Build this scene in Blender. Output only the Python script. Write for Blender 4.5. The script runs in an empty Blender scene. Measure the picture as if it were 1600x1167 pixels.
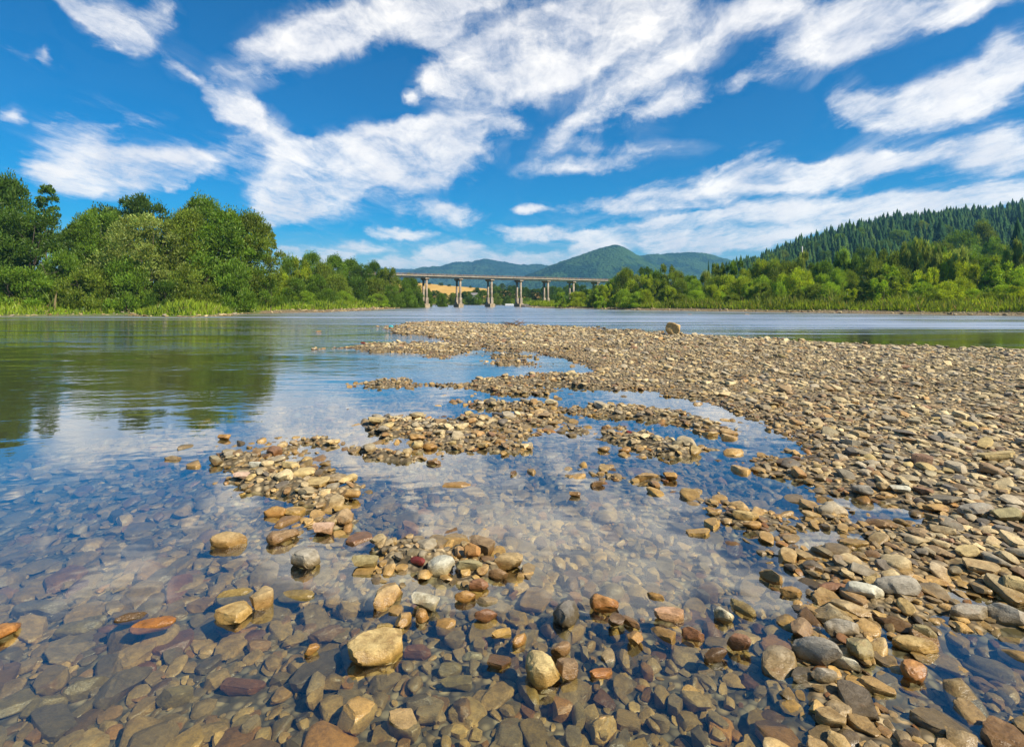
import bpy, math, random
import numpy as np
from mathutils import Vector, Matrix

# ------------------------------------------------------------------ scene, camera, sky, sun, exposure
scene = bpy.context.scene
COL = scene.collection
CAM_H = 1.5            # metres above the water
FOC = 890.0            # focal length in photograph pixels (photograph is 1600 wide)
HOR = 470.0            # row of the horizon in the photograph

cam_data = bpy.data.cameras.new('camera')
cam = bpy.data.objects.new('camera', cam_data)
COL.objects.link(cam)
cam.location = (0, 0, CAM_H)
cam.rotation_euler = (math.radians(90), 0, 0)
cam_data.sensor_width = 36.0
cam_data.lens = 36.0 * FOC / 1600.0
cam_data.shift_y = -(583.5 - HOR) / 1600.0
cam_data.clip_start = 0.05
cam_data.clip_end = 20000
scene.camera = cam

SUN_EL = math.radians(43)
SUN_AZ = math.radians(121)       # clockwise from straight ahead (+Y) towards the right (+X)
SKY_STRENGTH = 0.10
CLOUD_WHITE = 7.3

scene.view_settings.view_transform = 'Standard'
scene.view_settings.look = 'None'
scene.view_settings.gamma = 1.0
scene.view_settings.exposure = 0.8
scene.view_settings.use_curve_mapping = False
scene.cycles.use_denoising = True
scene.cycles.max_bounces = 7
scene.cycles.diffuse_bounces = 3
scene.cycles.glossy_bounces = 3
scene.cycles.transparent_max_bounces = 12
scene.cycles.volume_bounces = 0
scene.cycles.caustics_reflective = False
scene.cycles.caustics_refractive = False
scene.cycles.sample_clamp_indirect = 6.0

sun_data = bpy.data.lights.new('sun', 'SUN')
sun_data.energy = 4.8
sun_data.angle = math.radians(0.6)
sun_data.color = (1.0, 0.90, 0.74)
sun = bpy.data.objects.new('sun', sun_data)
COL.objects.link(sun)
sdir = Vector((math.sin(SUN_AZ) * math.cos(SUN_EL), math.cos(SUN_AZ) * math.cos(SUN_EL), math.sin(SUN_EL)))
sun.rotation_euler = sdir.to_track_quat('Z', 'Y').to_euler()
sun.location = sdir * 300

world = bpy.data.worlds.new('World')
scene.world = world
world.use_nodes = True
wt = world.node_tree
wt.nodes.clear()


def N(tree, typ, **kw):
    n = tree.nodes.new(typ)
    for k, v in kw.items():
        if k.startswith('i_'):
            n.inputs[k[2:].replace('_', ' ')].default_value = v
        else:
            setattr(n, k, v)
    return n


def M(tree, op, a, b=None, c=None, clamp=False):
    n = tree.nodes.new('ShaderNodeMath')
    n.operation = op
    n.use_clamp = clamp
    for i, v in enumerate((a, b, c)):
        if v is None:
            continue
        if isinstance(v, (int, float)):
            n.inputs[i].default_value = v
        else:
            tree.links.new(v, n.inputs[i])
    return n.outputs[0]


def mixc(tree, fac, a, b, blend='MIX'):
    n = tree.nodes.new('ShaderNodeMix')
    n.data_type = 'RGBA'
    n.blend_type = blend
    for sock, v in ((n.inputs[0], fac), (n.inputs[6], a), (n.inputs[7], b)):
        if isinstance(v, (int, float)):
            sock.default_value = v
        elif isinstance(v, tuple):
            sock.default_value = v if len(v) == 4 else (*v, 1)
        else:
            tree.links.new(v, sock)
    return n.outputs[2]


def ramp(tree, fac, lo, hi, a=0.0, b=1.0, smooth=True):
    n = tree.nodes.new('ShaderNodeMapRange')
    n.interpolation_type = 'SMOOTHSTEP' if smooth else 'LINEAR'
    n.clamp = True
    for i, v in enumerate((fac, lo, hi, a, b)):
        if isinstance(v, (int, float)):
            n.inputs[i].default_value = v
        else:
            tree.links.new(v, n.inputs[i])
    return n.outputs[0]


# clouds of the photographed sky: (x, y, half width, half height, tilt in degrees, weight), as bearings read off the photograph
CLOUDS = [
    (1150, 335, 420, 60, 3, .34), (1400, 275, 280, 56, 6, .34), (720, 385, 380, 34, 0, .34), (130, 225, 160, 66, 22, .34), (960, 190, 170, 60, 30, .30), (1420, 190, 210, 46, 8, .28), (300, 100, 130, 36, -30, .26),
    (160, 30, 80, 42, -5, 1.15), (120, 10, 80, 15, -20, .8), (190, 60, 45, 24, -25, .8), (255, 12, 34, 30, 20, .75),
    (50, 85, 60, 18, -15, .6), (75, 82, 22, 16, 0, .6), (260, 90, 80, 14, -35, .45), (310, 120, 44, 8, -28, .5), (10, 185, 30, 15, 0, 1.0),
    (470, 78, 112, 38, 25, 1.1), (580, 32, 160, 46, 12, 1.15), (700, 5, 90, 16, 5, .9), (685, 50, 45, 24, 0, .55),
    (830, 75, 140, 82, 10, 1.5), (760, 112, 110, 40, 15, 1.1), (920, 60, 140, 56, 15, 1.1), (690, 125, 32, 20, 0, .9), (647, 148, 18, 12, 0, .9),
    (1000, 20, 170, 42, 10, 1.0), (1110, 60, 170, 34, 20, .85), (970, 145, 130, 24, 34, .7), (880, 198, 70, 16, 40, .6),
    (1055, 155, 58, 26, 8, 1.1), (1170, 123, 50, 17, 8, 1.1),
    (1290, 70, 95, 46, 10, 1.2), (1400, 32, 140, 38, 5, 1.1), (1240, 20, 130, 34, 0, .8), (1510, 15, 110, 20, 0, .8),
    (1480, 142, 140, 38, 12, 1.2), (1565, 110, 80, 46, 25, 1.3), (1400, 168, 120, 26, 0, .75), (1330, 150, 44, 26, -30, .6),
    (1560, 220, 90, 24, 5, .9), (1450, 236, 120, 16, 5, .65), (1575, 250, 70, 20, 0, .8),
    (200, 268, 130, 32, 10, 1.1), (105, 282, 70, 22, 5, .8), (300, 250, 110, 34, 12, 1.0), (365, 165, 44, 27, -30, 1.2), (420, 205, 66, 27, -20, .9),
    (130, 205, 70, 40, 35, .4), (220, 180, 60, 10, 20, .45),
    (480, 288, 100, 50, 18, 1.3), (560, 262, 150, 58, 15, 1.35), (690, 238, 95, 52, 20, 1.25), (600, 215, 150, 24, 12, .9), (740, 205, 60, 26, 25, .6), (430, 322, 50, 24, 25, .9),
    (283, 290, 18, 13, 45, .95), (803, 198, 28, 18, 0, 1.05), (825, 325, 26, 7, 0, 1.0), (410, 345, 40, 8, 10, .7), (205, 318, 14, 5, -15, .8),
    (690, 335, 68, 17, 0, 1.3), (620, 366, 58, 8, 0, 1.1), (540, 388, 80, 9, 0, 1.0),
    (900, 262, 100, 15, 3, .75), (1000, 232, 140, 13, -8, .42), (1180, 276, 190, 20, 2, 1.1), (1290, 270, 130, 20, 3, 1.1), (1170, 250, 44, 14, 25, .9),
    (1000, 317, 140, 14, 0, 1.1), (1120, 308, 90, 13, 5, .9), (1150, 345, 190, 18, 3, 1.2), (1350, 335, 210, 20, 6, 1.2), (1520, 310, 140, 18, 5, 1.1),
    (1050, 356, 120, 13, 5, 1.0), (830, 367, 60, 11, 0, 1.15), (960, 371, 110, 6, 0, .9), (932, 388, 32, 15, 0, 1.4), (1050, 382, 70, 15, 0, .95),
    (1120, 386, 110, 16, 5, .95), (1230, 365, 110, 15, 8, .85), (630, 413, 56, 12, 0, 1.4), (682, 405, 30, 17, 0, 1.5), (726, 402, 34, 18, 0, 1.5),
    (805, 409, 70, 12, 0, 1.35), (455, 394, 18, 11, 0, 1.3), (512, 405, 40, 13, 0, 1.3), (875, 406, 50, 10, 0, 1.2),
]


def bearing(px, py):
    u, v = (px - 800) / FOC, (HOR - py) / FOC
    return math.atan(u), math.atan(v * math.cos(math.atan(u)))


def build_sky():
    L = wt.links.new
    out = N(wt, 'ShaderNodeOutputWorld')
    bg = N(wt, 'ShaderNodeBackground')
    bg.inputs['Strength'].default_value = SKY_STRENGTH
    L(bg.outputs[0], out.inputs[0])
    sky = N(wt, 'ShaderNodeTexSky')
    sky.sky_type = 'NISHITA'
    sky.sun_disc = False
    sky.sun_elevation = SUN_EL
    sky.sun_rotation = SUN_AZ
    sky.altitude = 400
    sky.air_density = 1.0
    sky.dust_density = 0.3
    sky.ozone_density = 3.0
    hs = N(wt, 'ShaderNodeHueSaturation')
    hs.inputs['Saturation'].default_value = 2.0
    hs.inputs['Value'].default_value = 0.70
    L(sky.outputs[0], hs.inputs['Color'])
    tc = N(wt, 'ShaderNodeTexCoord')
    sep = N(wt, 'ShaderNodeSeparateXYZ')
    L(tc.outputs['Generated'], sep.inputs[0])
    x, y, z = sep.outputs
    az = M(wt, 'ARCTAN2', x, y)
    el = M(wt, 'ARCSINE', z)
    zz = M(wt, 'ADD', M(wt, 'MAXIMUM', z, 0.0), 0.06)
    plane = N(wt, 'ShaderNodeCombineXYZ')
    L(M(wt, 'DIVIDE', x, zz), plane.inputs[0])
    L(M(wt, 'DIVIDE', y, zz), plane.inputs[1])
    ae = N(wt, 'ShaderNodeCombineXYZ')
    L(az, ae.inputs[0])
    L(el, ae.inputs[1])
    # ragged outlines: the bearings are shaken by two sizes of noise
    warp = N(wt, 'ShaderNodeTexNoise', i_Scale=9.0, i_Detail=5.0, i_Roughness=0.6)
    L(ae.outputs[0], warp.inputs['Vector'])
    wv = N(wt, 'ShaderNodeVectorMath', operation='MULTIPLY_ADD')
    L(warp.outputs['Color'], wv.inputs[0])
    wv.inputs[1].default_value = (0.10, 0.05, 0)
    wv.inputs[2].default_value = (-0.05, -0.025, 0)
    wa = N(wt, 'ShaderNodeVectorMath', operation='ADD')
    L(ae.outputs[0], wa.inputs[0])
    L(wv.outputs[0], wa.inputs[1])
    p = wa.outputs[0]
    total = None
    for cx, cy, a, b, rot, w in CLOUDS:
        caz, cel = bearing(cx, cy)
        ax, _ = bearing(cx + 1, cy)
        _, ey = bearing(cx, cy - 1)
        mp = N(wt, 'ShaderNodeMapping', vector_type='TEXTURE')
        mp.inputs['Location'].default_value = (caz, cel, 0)
        mp.inputs['Rotation'].default_value = (0, 0, math.radians(rot))
        mp.inputs['Scale'].default_value = (1.32 * a * (ax - caz), 1.5 * b * (ey - cel), 1)
        L(p, mp.inputs['Vector'])
        g = N(wt, 'ShaderNodeTexGradient', gradient_type='SPHERICAL')
        L(mp.outputs[0], g.inputs[0])
        total = M(wt, 'MULTIPLY_ADD', g.outputs['Fac'], w, total if total is not None else 0.0)
    # the same kind of sky goes on beyond the frame
    wide = N(wt, 'ShaderNodeTexNoise', i_Scale=0.55, i_Detail=4.0, i_Roughness=0.55)
    L(plane.outputs[0], wide.inputs['Vector'])
    wide_c = ramp(wt, wide.outputs['Fac'], 0.47, 0.72, 0.0, 1.0)
    off_az = ramp(wt, M(wt, 'ABSOLUTE', az), math.radians(43), math.radians(52))
    off_el = ramp(wt, el, math.radians(28), math.radians(34))
    wide_c = M(wt, 'MULTIPLY', wide_c, M(wt, 'MAXIMUM', off_az, off_el))
    total = M(wt, 'ADD', total, wide_c)
    # streaks along the wind on the cloud layer
    mr = N(wt, 'ShaderNodeMapping', vector_type='POINT')
    mr.inputs['Rotation'].default_value = (0, 0, math.radians(-20))
    mr.inputs['Scale'].default_value = (1.0, 0.42, 1)
    L(plane.outputs[0], mr.inputs['Vector'])
    st = N(wt, 'ShaderNodeTexNoise', i_Scale=2.6, i_Detail=9.0, i_Roughness=0.62, i_Distortion=0.6)
    L(mr.outputs[0], st.inputs['Vector'])
    pm = N(wt, 'ShaderNodeMapping', vector_type='POINT')
    pm.inputs['Rotation'].default_value = (0, 0, math.radians(-18))
    pm.inputs['Scale'].default_value = (0.62, 1.3, 1)
    L(wa.outputs[0], pm.inputs['Vector'])
    puff = N(wt, 'ShaderNodeTexNoise', i_Scale=17.0, i_Detail=9.0, i_Roughness=0.62, i_Distortion=0.3)
    L(pm.outputs[0], puff.inputs['Vector'])
    nz = M(wt, 'ADD', M(wt, 'MULTIPLY', st.outputs['Fac'], 0.52), M(wt, 'MULTIPLY', puff.outputs['Fac'], 0.48))
    fine = N(wt, 'ShaderNodeTexNoise', i_Scale=8.0, i_Detail=10.0, i_Roughness=0.72, i_Distortion=1.2)
    L(mr.outputs[0], fine.inputs['Vector'])
    nz = M(wt, 'ADD', M(wt, 'MULTIPLY', nz, 0.80), M(wt, 'MULTIPLY', fine.outputs['Fac'], 0.20))
    solid = M(wt, 'MINIMUM', total, 0.9)
    dens = M(wt, 'ADD', M(wt, 'MULTIPLY', solid, 1.12), M(wt, 'MULTIPLY', M(wt, 'SUBTRACT', nz, 0.57), 3.9))
    dens = M(wt, 'MULTIPLY', dens, ramp(wt, total, 0.0, 0.34))
    alpha = ramp(wt, dens, -0.05, 1.12, 0.0, 0.98)
    # thin veils drawn out round the clouds
    veil = M(wt, 'MULTIPLY', ramp(wt, total, 0.0, 0.45), ramp(wt, st.outputs['Fac'], 0.45, 0.76, 0.0, 0.42))
    alpha = M(wt, 'MAXIMUM', alpha, veil)
    # thick parts of a cloud are a little greyer and bluer underneath
    thick = N(wt, 'ShaderNodeTexNoise', i_Scale=7.0, i_Detail=6.0, i_Roughness=0.6)
    L(wa.outputs[0], thick.inputs['Vector'])
    shade = ramp(wt, thick.outputs['Fac'], 0.35, 0.65, 0.0, 1.0)
    k = CLOUD_WHITE
    cc = mixc(wt, shade, (0.80 * k, 0.79 * k, 0.80 * k), (1.03 * k, 0.985 * k, 0.92 * k))
    L(mixc(wt, alpha, hs.outputs[0], cc), bg.inputs['Color'])


build_sky()

# ------------------------------------------------------------------ helpers
rng = np.random.default_rng(11)
random.seed(5)


def tag(o, label=None, cat=None, group=None, kind=None):
    for k, v in (('label', label), ('category', cat), ('group', group), ('kind', kind)):
        if v:
            o[k] = v
    return o


def mesh_np(name, verts, faces, smooth=True, attrs=None):
    """verts (n,3); faces (m,k) array, or list of such arrays; attrs {name: (n,3) point colours}."""
    me = bpy.data.meshes.new(name)
    fl = faces if isinstance(faces, list) else [faces]
    fl = [np.asarray(f, dtype=np.int32) for f in fl if len(f)]
    loops = np.concatenate([f.ravel() for f in fl])
    tot = np.concatenate([np.full(len(f), f.shape[1], dtype=np.int32) for f in fl])
    start = np.concatenate([[0], np.cumsum(tot)[:-1]]).astype(np.int32)
    me.vertices.add(len(verts))
    me.vertices.foreach_set('co', np.asarray(verts, dtype=np.float32).ravel())
    me.loops.add(len(loops))
    me.loops.foreach_set('vertex_index', loops)
    me.polygons.add(len(tot))
    me.polygons.foreach_set('loop_start', start)
    me.polygons.foreach_set('loop_total', tot)
    me.polygons.foreach_set('use_smooth', np.full(len(tot), smooth, dtype=bool))
    for an, av in (attrs or {}).items():
        at = me.attributes.new(an, 'FLOAT_COLOR', 'POINT')
        c = np.ones((len(verts), 4), dtype=np.float32)
        c[:, :3] = np.asarray(av, dtype=np.float32).reshape(len(verts), -1)
        at.data.foreach_set('color', c.ravel())
    me.update(calc_edges=True)
    me.validate()
    return me


def obj(name, me, mat=None, parent=None, loc=(0, 0, 0), rot=(0, 0, 0), scl=(1, 1, 1)):
    o = bpy.data.objects.new(name, me)
    COL.objects.link(o)
    if mat and len(me.materials) == 0:
        me.materials.append(mat)
    o.location, o.rotation_euler, o.scale = loc, rot, scl
    if parent:
        o.parent = parent
    return o


def empty(name, loc=(0, 0, 0), rz=0.0):
    o = bpy.data.objects.new(name, None)
    COL.objects.link(o)
    o.location = loc
    o.rotation_euler = (0, 0, rz)
    o.empty_display_size = 0.2
    return o


class MB:
    """collects boxes, tubes and the like into one mesh"""

    def __init__(self):
        self.v, self.q, self.t, self.n = [], [], [], 0

    def add(self, v, q=(), t=()):
        v = np.asarray(v, dtype=float)
        self.v.append(v)
        self.q += [[i + self.n for i in f] for f in q]
        self.t += [[i + self.n for i in f] for f in t]
        self.n += len(v)

    def box(self, c, s, rz=0.0, taper=1.0, bev=0.0):
        x, y, z = s[0] / 2, s[1] / 2, s[2] / 2
        b = bev
        rings = [(-z, 1.0, b)] + ([(-z + b, 1, 0)] if b else []) + ([(z - b, taper, 0)] if b else []) + [(z, taper, b)]
        vs = []
        for zz, k, ins in rings:
            X, Y = x * k - ins, y * k - ins
            cb = b if b and not ins else 0
            for sx, sy in ((-1, -1), (1, -1), (1, 1), (-1, 1)):
                vs.append((sx * X, sy * Y, zz))
        vs = np.array(vs)
        ca, sa = math.cos(rz), math.sin(rz)
        R = np.array([[ca, -sa, 0], [sa, ca, 0], [0, 0, 1]])
        vs = vs @ R.T + np.array(c)
        q = [[3, 2, 1, 0]]
        nr = len(rings)
        for r in range(nr - 1):
            for i in range(4):
                j = (i + 1) % 4
                q.append([r * 4 + i, r * 4 + j, (r + 1) * 4 + j, (r + 1) * 4 + i])
        k = (nr - 1) * 4
        q.append([k, k + 1, k + 2, k + 3])
        self.add(vs, q)

    def tube(self, pts, rad, n=7):
        pts = [np.array(p, dtype=float) for p in pts]
        rings = []
        for i, p in enumerate(pts):
            d = pts[min(i + 1, len(pts) - 1)] - pts[max(i - 1, 0)]
            d /= np.linalg.norm(d) + 1e-9
            a = np.cross(d, (0.3, 1, 0.2) if abs(d[2]) > 0.8 else (0, 0, 1))
            a /= np.linalg.norm(a)
            b = np.cross(d, a)
            for k in range(n):
                t = 2 * math.pi * k / n
                rings.append(p + rad[i] * (math.cos(t) * a + math.sin(t) * b))
        q = []
        for i in range(len(pts) - 1):
            for k in range(n):
                q.append([i * n + k, i * n + (k + 1) % n, (i + 1) * n + (k + 1) % n, (i + 1) * n + k])
        rings.append(pts[0]); rings.append(pts[-1])
        e = len(pts) * n
        t = [[(k + 1) % n, k, e] for k in range(n)] + [[(len(pts) - 1) * n + k, (len(pts) - 1) * n + (k + 1) % n, e + 1] for k in range(n)]
        self.add(rings, q, t)

    def mesh(self, name, smooth=False):
        return mesh_np(name, np.concatenate(self.v), [np.array(f, dtype=np.int32).reshape(len(f), -1) for f in (self.q, self.t) if f], smooth)

    def build(self, name, mat, parent=None, smooth=False, **kw):
        return obj(name, self.mesh(name, smooth), mat, parent, **kw)


def _hash(ix, iy, seed):
    h = (ix.astype(np.int64) * 374761393 + iy.astype(np.int64) * 668265263 + seed * 974634777) & 0xFFFFFFFF
    h = ((h ^ (h >> 13)) * 1274126177) & 0xFFFFFFFF
    h = h ^ (h >> 16)
    return (h & 0xFFFF) / 65535.0


def vnoise(x, y, seed=0):
    ix, iy = np.floor(x), np.floor(y)
    fx, fy = x - ix, y - iy
    ux, uy = fx * fx * (3 - 2 * fx), fy * fy * (3 - 2 * fy)
    a, b = _hash(ix, iy, seed), _hash(ix + 1, iy, seed)
    c, d = _hash(ix, iy + 1, seed), _hash(ix + 1, iy + 1, seed)
    return (a * (1 - ux) + b * ux) * (1 - uy) + (c * (1 - ux) + d * ux) * uy


def fbm(x, y, seed=0, octs=4, gain=0.5):
    s, a, t = 0.0, 1.0, 0.0
    for i in range(octs):
        s = s + a * vnoise(x * 2 ** i + 17.3 * i, y * 2 ** i - 9.1 * i, seed + i)
        t += a
        a *= gain
    return s / t


def sstep(a, b, x):
    t = np.clip((x - a) / (b - a), 0, 1)
    return t * t * (3 - 2 * t)


def ground_xy(px, py, z=0.0):
    """the place on the level z that the photograph shows at (px, py)"""
    Y = (CAM_H - z) * FOC / (py - HOR)
    return (px - 800) / FOC * Y, Y


# ------------------------------------------------------------------ lie of the land
def logpolar(x, y):
    return np.arctan2(x, y), np.log(np.hypot(x, y) + 1e-6)


def poly_lp(pts):
    g = np.array([ground_xy(*p) for p in pts])
    t, r = logpolar(g[:, 0], g[:, 1])
    return np.stack([t, r], 1)


def sd_poly(qt, qr, poly):
    """signed distance (positive inside) in the plane of bearing and log distance"""
    inside = np.zeros(qt.shape, dtype=bool)
    best = np.full(qt.shape, 1e9)
    n = len(poly)
    for i in range(n):
        ax, ay = poly[i]
        bx, by = poly[(i + 1) % n]
        ex, ey = bx - ax, by - ay
        wx, wy = qt - ax, qr - ay
        t = np.clip((wx * ex + wy * ey) / (ex * ex + ey * ey + 1e-12), 0, 1)
        best = np.minimum(best, (wx - ex * t) ** 2 + (wy - ey * t) ** 2)
        cond = ((ay > qr) != (by > qr)) & (qt < (bx - ax) * (qr - ay) / (by - ay + 1e-12) + ax)
        inside ^= cond
    d = np.sqrt(best)
    return np.where(inside, d, -d)


BAR = [(628, 504), (700, 503), (800, 508), (900, 512), (1000, 518), (1060, 524), (1150, 528), (1300, 537), (1450, 544), (1600, 548), (2000, 560), (3200, 600),
       (4200, 900), (4200, 1500), (2600, 2400), (1500, 2400), (1230, 1500), (1205, 1180), (1195, 1040), (1205, 985), (1225, 945), (1240, 912), (1215, 885), (1190, 858), (1140, 828), (1095, 795), (1062, 772), (1100, 768), (1180, 793),
       (1235, 800), (1262, 782), (1240, 758), (1185, 738), (1150, 724), (1190, 712), (1250, 716), (1262, 706), (1225, 682), (1165, 660), (1150, 640),
       (1085, 626), (1030, 614), (960, 606), (888, 592), (930, 577), (900, 567), (850, 557), (800, 546), (740, 542), (690, 531), (640, 524), (600, 513)]
ISLANDS = [
    [(360, 700), (420, 692), (490, 706), (556, 742), (568, 766), (520, 790), (450, 792), (395, 778), (345, 752)],
    [(400, 800), (540, 795), (545, 850), (480, 862), (420, 845)],
    [(556, 662), (640, 656), (722, 664), (798, 680), (782, 702), (708, 712), (640, 700), (585, 682)],
    [(785, 668), (900, 662), (902, 682), (800, 688)],
    [(560, 872), (620, 844), (720, 842), (790, 862), (832, 880), (770, 904), (700, 922), (640, 925), (590, 915)],
    [(915, 668), (960, 666), (1040, 688), (1106, 704), (1092, 720), (1010, 714), (940, 692)],
    [(915, 726), (960, 730), (1000, 744), (1062, 744), (1050, 776), (1000, 772), (940, 750)],
    [(1005, 664), (1060, 655), (1112, 661), (1152, 680), (1080, 677)],
    [(700, 629), (800, 626), (880, 630), (945, 642), (940, 650), (860, 642), (790, 640), (720, 637)],
    [(735, 604), (845, 600), (848, 616), (760, 617)], [(540, 600), (640, 597), (722, 603), (640, 609)],
    [(490, 546), (600, 537), (700, 536), (762, 547), (700, 557), (610, 549)], [(800, 588), (880, 583), (1000, 596), (1000, 612), (900, 604)],
    [(770, 556), (860, 562), (850, 572), (780, 566)],
]
POOLS = [[(1462, 1004), (1510, 984), (1560, 1004), (1620, 1000), (1900, 1012), (1900, 1140), (1500, 1125), (1402, 1096), (1438, 1050)], [(1325, 792), (1372, 787), (1404, 797), (1400, 808), (1350, 806)], [(1240, 838), (1300, 842), (1290, 852), (1245, 848)],
         [(1500, 925), (1560, 942), (1600, 950), (1600, 962), (1530, 945)], [(700, 545), (820, 553), (900, 567), (880, 573), (780, 559)]]
# outline of the river, bank to bank
RIVER = [(-3000, 640), (-900, 508), (-300, 499), (0, 494.5), (190, 492), (225, 495), (300, 496), (360, 493), (380, 490.5), (430, 489.5), (500, 488.5), (560, 486),
         (610, 483), (634, 480.5), (648, 478.5), (662, 476.9), (700, 476.6), (800, 476.8), (812, 478.5), (835, 481.2), (930, 482.5), (1000, 485), (1200, 488),
         (1400, 491), (1600, 494), (2100, 502), (4000, 620), (4200, 1500), (2600, 2400), (0, 2400), (-3000, 2400)]
BAR_LP, ISL_LP, POOL_LP, RIV_LP = poly_lp(BAR), [poly_lp(p) for p in ISLANDS], [poly_lp(p) for p in POOLS], poly_lp(RIVER)


def land(x, y):
    """height, bar distance and distance inland (all metres) at world positions"""
    x, y = np.asarray(x, dtype=float), np.asarray(y, dtype=float)
    t, r = logpolar(x, y)
    dist = np.hypot(x, y)
    wob_t = (fbm(t * 26, r * 26, 3, 4, .6) - 0.5) * 0.11
    wob_r = (fbm(t * 22, r * 34, 8, 4, .6) - 0.5) * 0.11
    tt, rr = t + wob_t, r + wob_r
    s = sd_poly(tt, rr, BAR_LP)
    isl = np.full(s.shape, -9.0)
    for p in ISL_LP:
        isl = np.maximum(isl, sd_poly(tt, rr, p))
    s = np.maximum(s, isl)
    for p in POOL_LP:
        s = np.minimum(s, -sd_poly(tt, rr, p))
    s = s * np.minimum(dist, 20)
    lump = (fbm(x * 1.3, y * 1.3, 21, 4) - 0.5)
    top = 0.075 + 0.05 * sstep(3, 14, x) + 0.05 * lump
    up = top * (1 - np.exp(-np.maximum(s, 0) * 0.30 / top))
    deep = 0.125 + 0.05 * lump + 0.55 * sstep(-1.2, -7, x + 0.12 * y) + 0.25 * sstep(12, 40, y)
    shoal = sstep(-1.15, -.55, x) * sstep(1.5, 1.0, x) * sstep(3.6, 2.9, y) * sstep(1.0, 1.9, y)
    deep = deep * (1 - .66 * shoal)
    down = deep * (1 - np.exp(-np.maximum(-s, 0) * 0.24 / deep))
    h = np.where(s > 0, up, -down) - 0.030 + 0.05 * lump
    h = h + 0.055 * sstep(-.03, .10, isl * np.minimum(dist, 20)) * (sstep(.40, .64, fbm(x * 2.6, y * 2.6, 93, 4, .6)) - .22)
    # ragged low ridges of gravel run out from the bar through the shallows
    ridge = fbm(x * .55 + 40, y * 1.5 + x * .5, 61, 4)
    h = h + 0.13 * sstep(.55, .70, ridge) * sstep(-1.7, -.35, s) * sstep(0.12, -.2, s) * sstep(3.6, 5.5, y) * sstep(-3.2, -1.2, x + .06 * y)
    inland = -sd_poly(t, r, RIV_LP) * dist
    bank = 0.14 * np.clip(inland, 0, 3) + 0.11 * np.clip(inland - 3, 0, 9) + 0.004 * np.clip(inland - 12, 0, 400)
    bank = bank + 0.25 * (fbm(x * 0.2, y * 0.2, 5, 3) - 0.5) * sstep(1, 8, inland)
    edge = sstep(-6, 0.0, inland) * sstep(9, 15, dist)
    h = np.where(inland > 0, bank + 0.01, np.where(s > -0.5, h, h * (1 - edge) - 0.03 * edge * 1.0))
    return h, s, inland


def gz(x, y):
    return float(land(np.array([x]), np.array([y]))[0][0])


def ground_mesh():
    th = np.concatenate([np.linspace(-180, -60, 40, endpoint=False), np.linspace(-60, 60, 360, endpoint=False), np.linspace(60, 180, 40, endpoint=False)])
    th = np.radians(th)
    r = np.concatenate([np.geomspace(0.25, 1.3, 12, endpoint=False), np.geomspace(1.3, 60, 330, endpoint=False), np.geomspace(60, 300, 60, endpoint=False), np.geomspace(300, 5600, 14)])
    T, R = np.meshgrid(th, r)
    x, y = R * np.sin(T), R * np.cos(T)
    h, s, inland = land(x, y)
    lush = (x < 0) & (y < 68)
    veg = sstep(np.where(lush, 0.1, 2.0), np.where(lush, 1.2, 4.5), inland + 1.6 * (fbm(x * 0.25, y * 0.25, 31, 3) - 0.5) * 2)
    nr, nt = R.shape
    v = np.stack([x.ravel(), y.ravel(), h.ravel()], 1)
    i, j = np.meshgrid(np.arange(nr - 1), np.arange(nt), indexing='ij')
    jn = (j + 1) % nt
    q = np.stack([i * nt + j, (i + 1) * nt + j, (i + 1) * nt + jn, i * nt + jn], -1).reshape(-1, 4)
    c = len(v)
    v = np.vstack([v, [[0, 0, float(h[0].mean())]]])
    tri = np.stack([np.full(nt, c), np.arange(nt), (np.arange(nt) + 1) % nt], 1)
    col = np.zeros((len(v), 3))
    col[:-1, 0] = veg.ravel()
    col[:-1, 1] = sstep(0.02, -0.06, h.ravel())
    return mesh_np('ground', v, [q, tri], True, {'cover': col})

# ------------------------------------------------------------------ materials
def new_mat(name):
    m = bpy.data.materials.new(name)
    m.use_nodes = True
    t = m.node_tree
    t.nodes.clear()
    o = t.nodes.new('ShaderNodeOutputMaterial')
    return m, t, o


def bsdf(t, out, color, rough=0.7, spec=0.3, normal=None):
    b = t.nodes.new('ShaderNodeBsdfPrincipled')
    for k, v in (('Base Color', color), ('Roughness', rough), ('Specular IOR Level', spec)):
        if isinstance(v, tuple):
            b.inputs[k].default_value = (*v, 1) if len(v) == 3 else v
        elif isinstance(v, (int, float)):
            b.inputs[k].default_value = v
        else:
            t.links.new(v, b.inputs[k])
    if normal:
        t.links.new(normal, b.inputs['Normal'])
    t.links.new(b.outputs[0], out.inputs[0])
    return b


def noise(t, vec, scale, detail=4, rough=0.55, out='Fac', dist=0.0):
    n = N(t, 'ShaderNodeTexNoise', i_Scale=scale, i_Detail=detail, i_Roughness=rough, i_Distortion=dist)
    if vec is not None:
        t.links.new(vec, n.inputs['Vector'])
    return n.outputs[out]


def bump(t, h, strength, dist, normal=None):
    n = N(t, 'ShaderNodeBump')
    n.inputs['Strength'].default_value = strength
    n.inputs['Distance'].default_value = dist
    t.links.new(h, n.inputs['Height'])
    if normal:
        t.links.new(normal, n.inputs['Normal'])
    return n.outputs[0]


def geom_pos(t):
    return t.nodes.new('ShaderNodeNewGeometry').outputs['Position']


def vscale(t, v, s):
    n = N(t, 'ShaderNodeVectorMath', operation='MULTIPLY')
    t.links.new(v, n.inputs[0])
    n.inputs[1].default_value = s
    return n.outputs[0]


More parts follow.
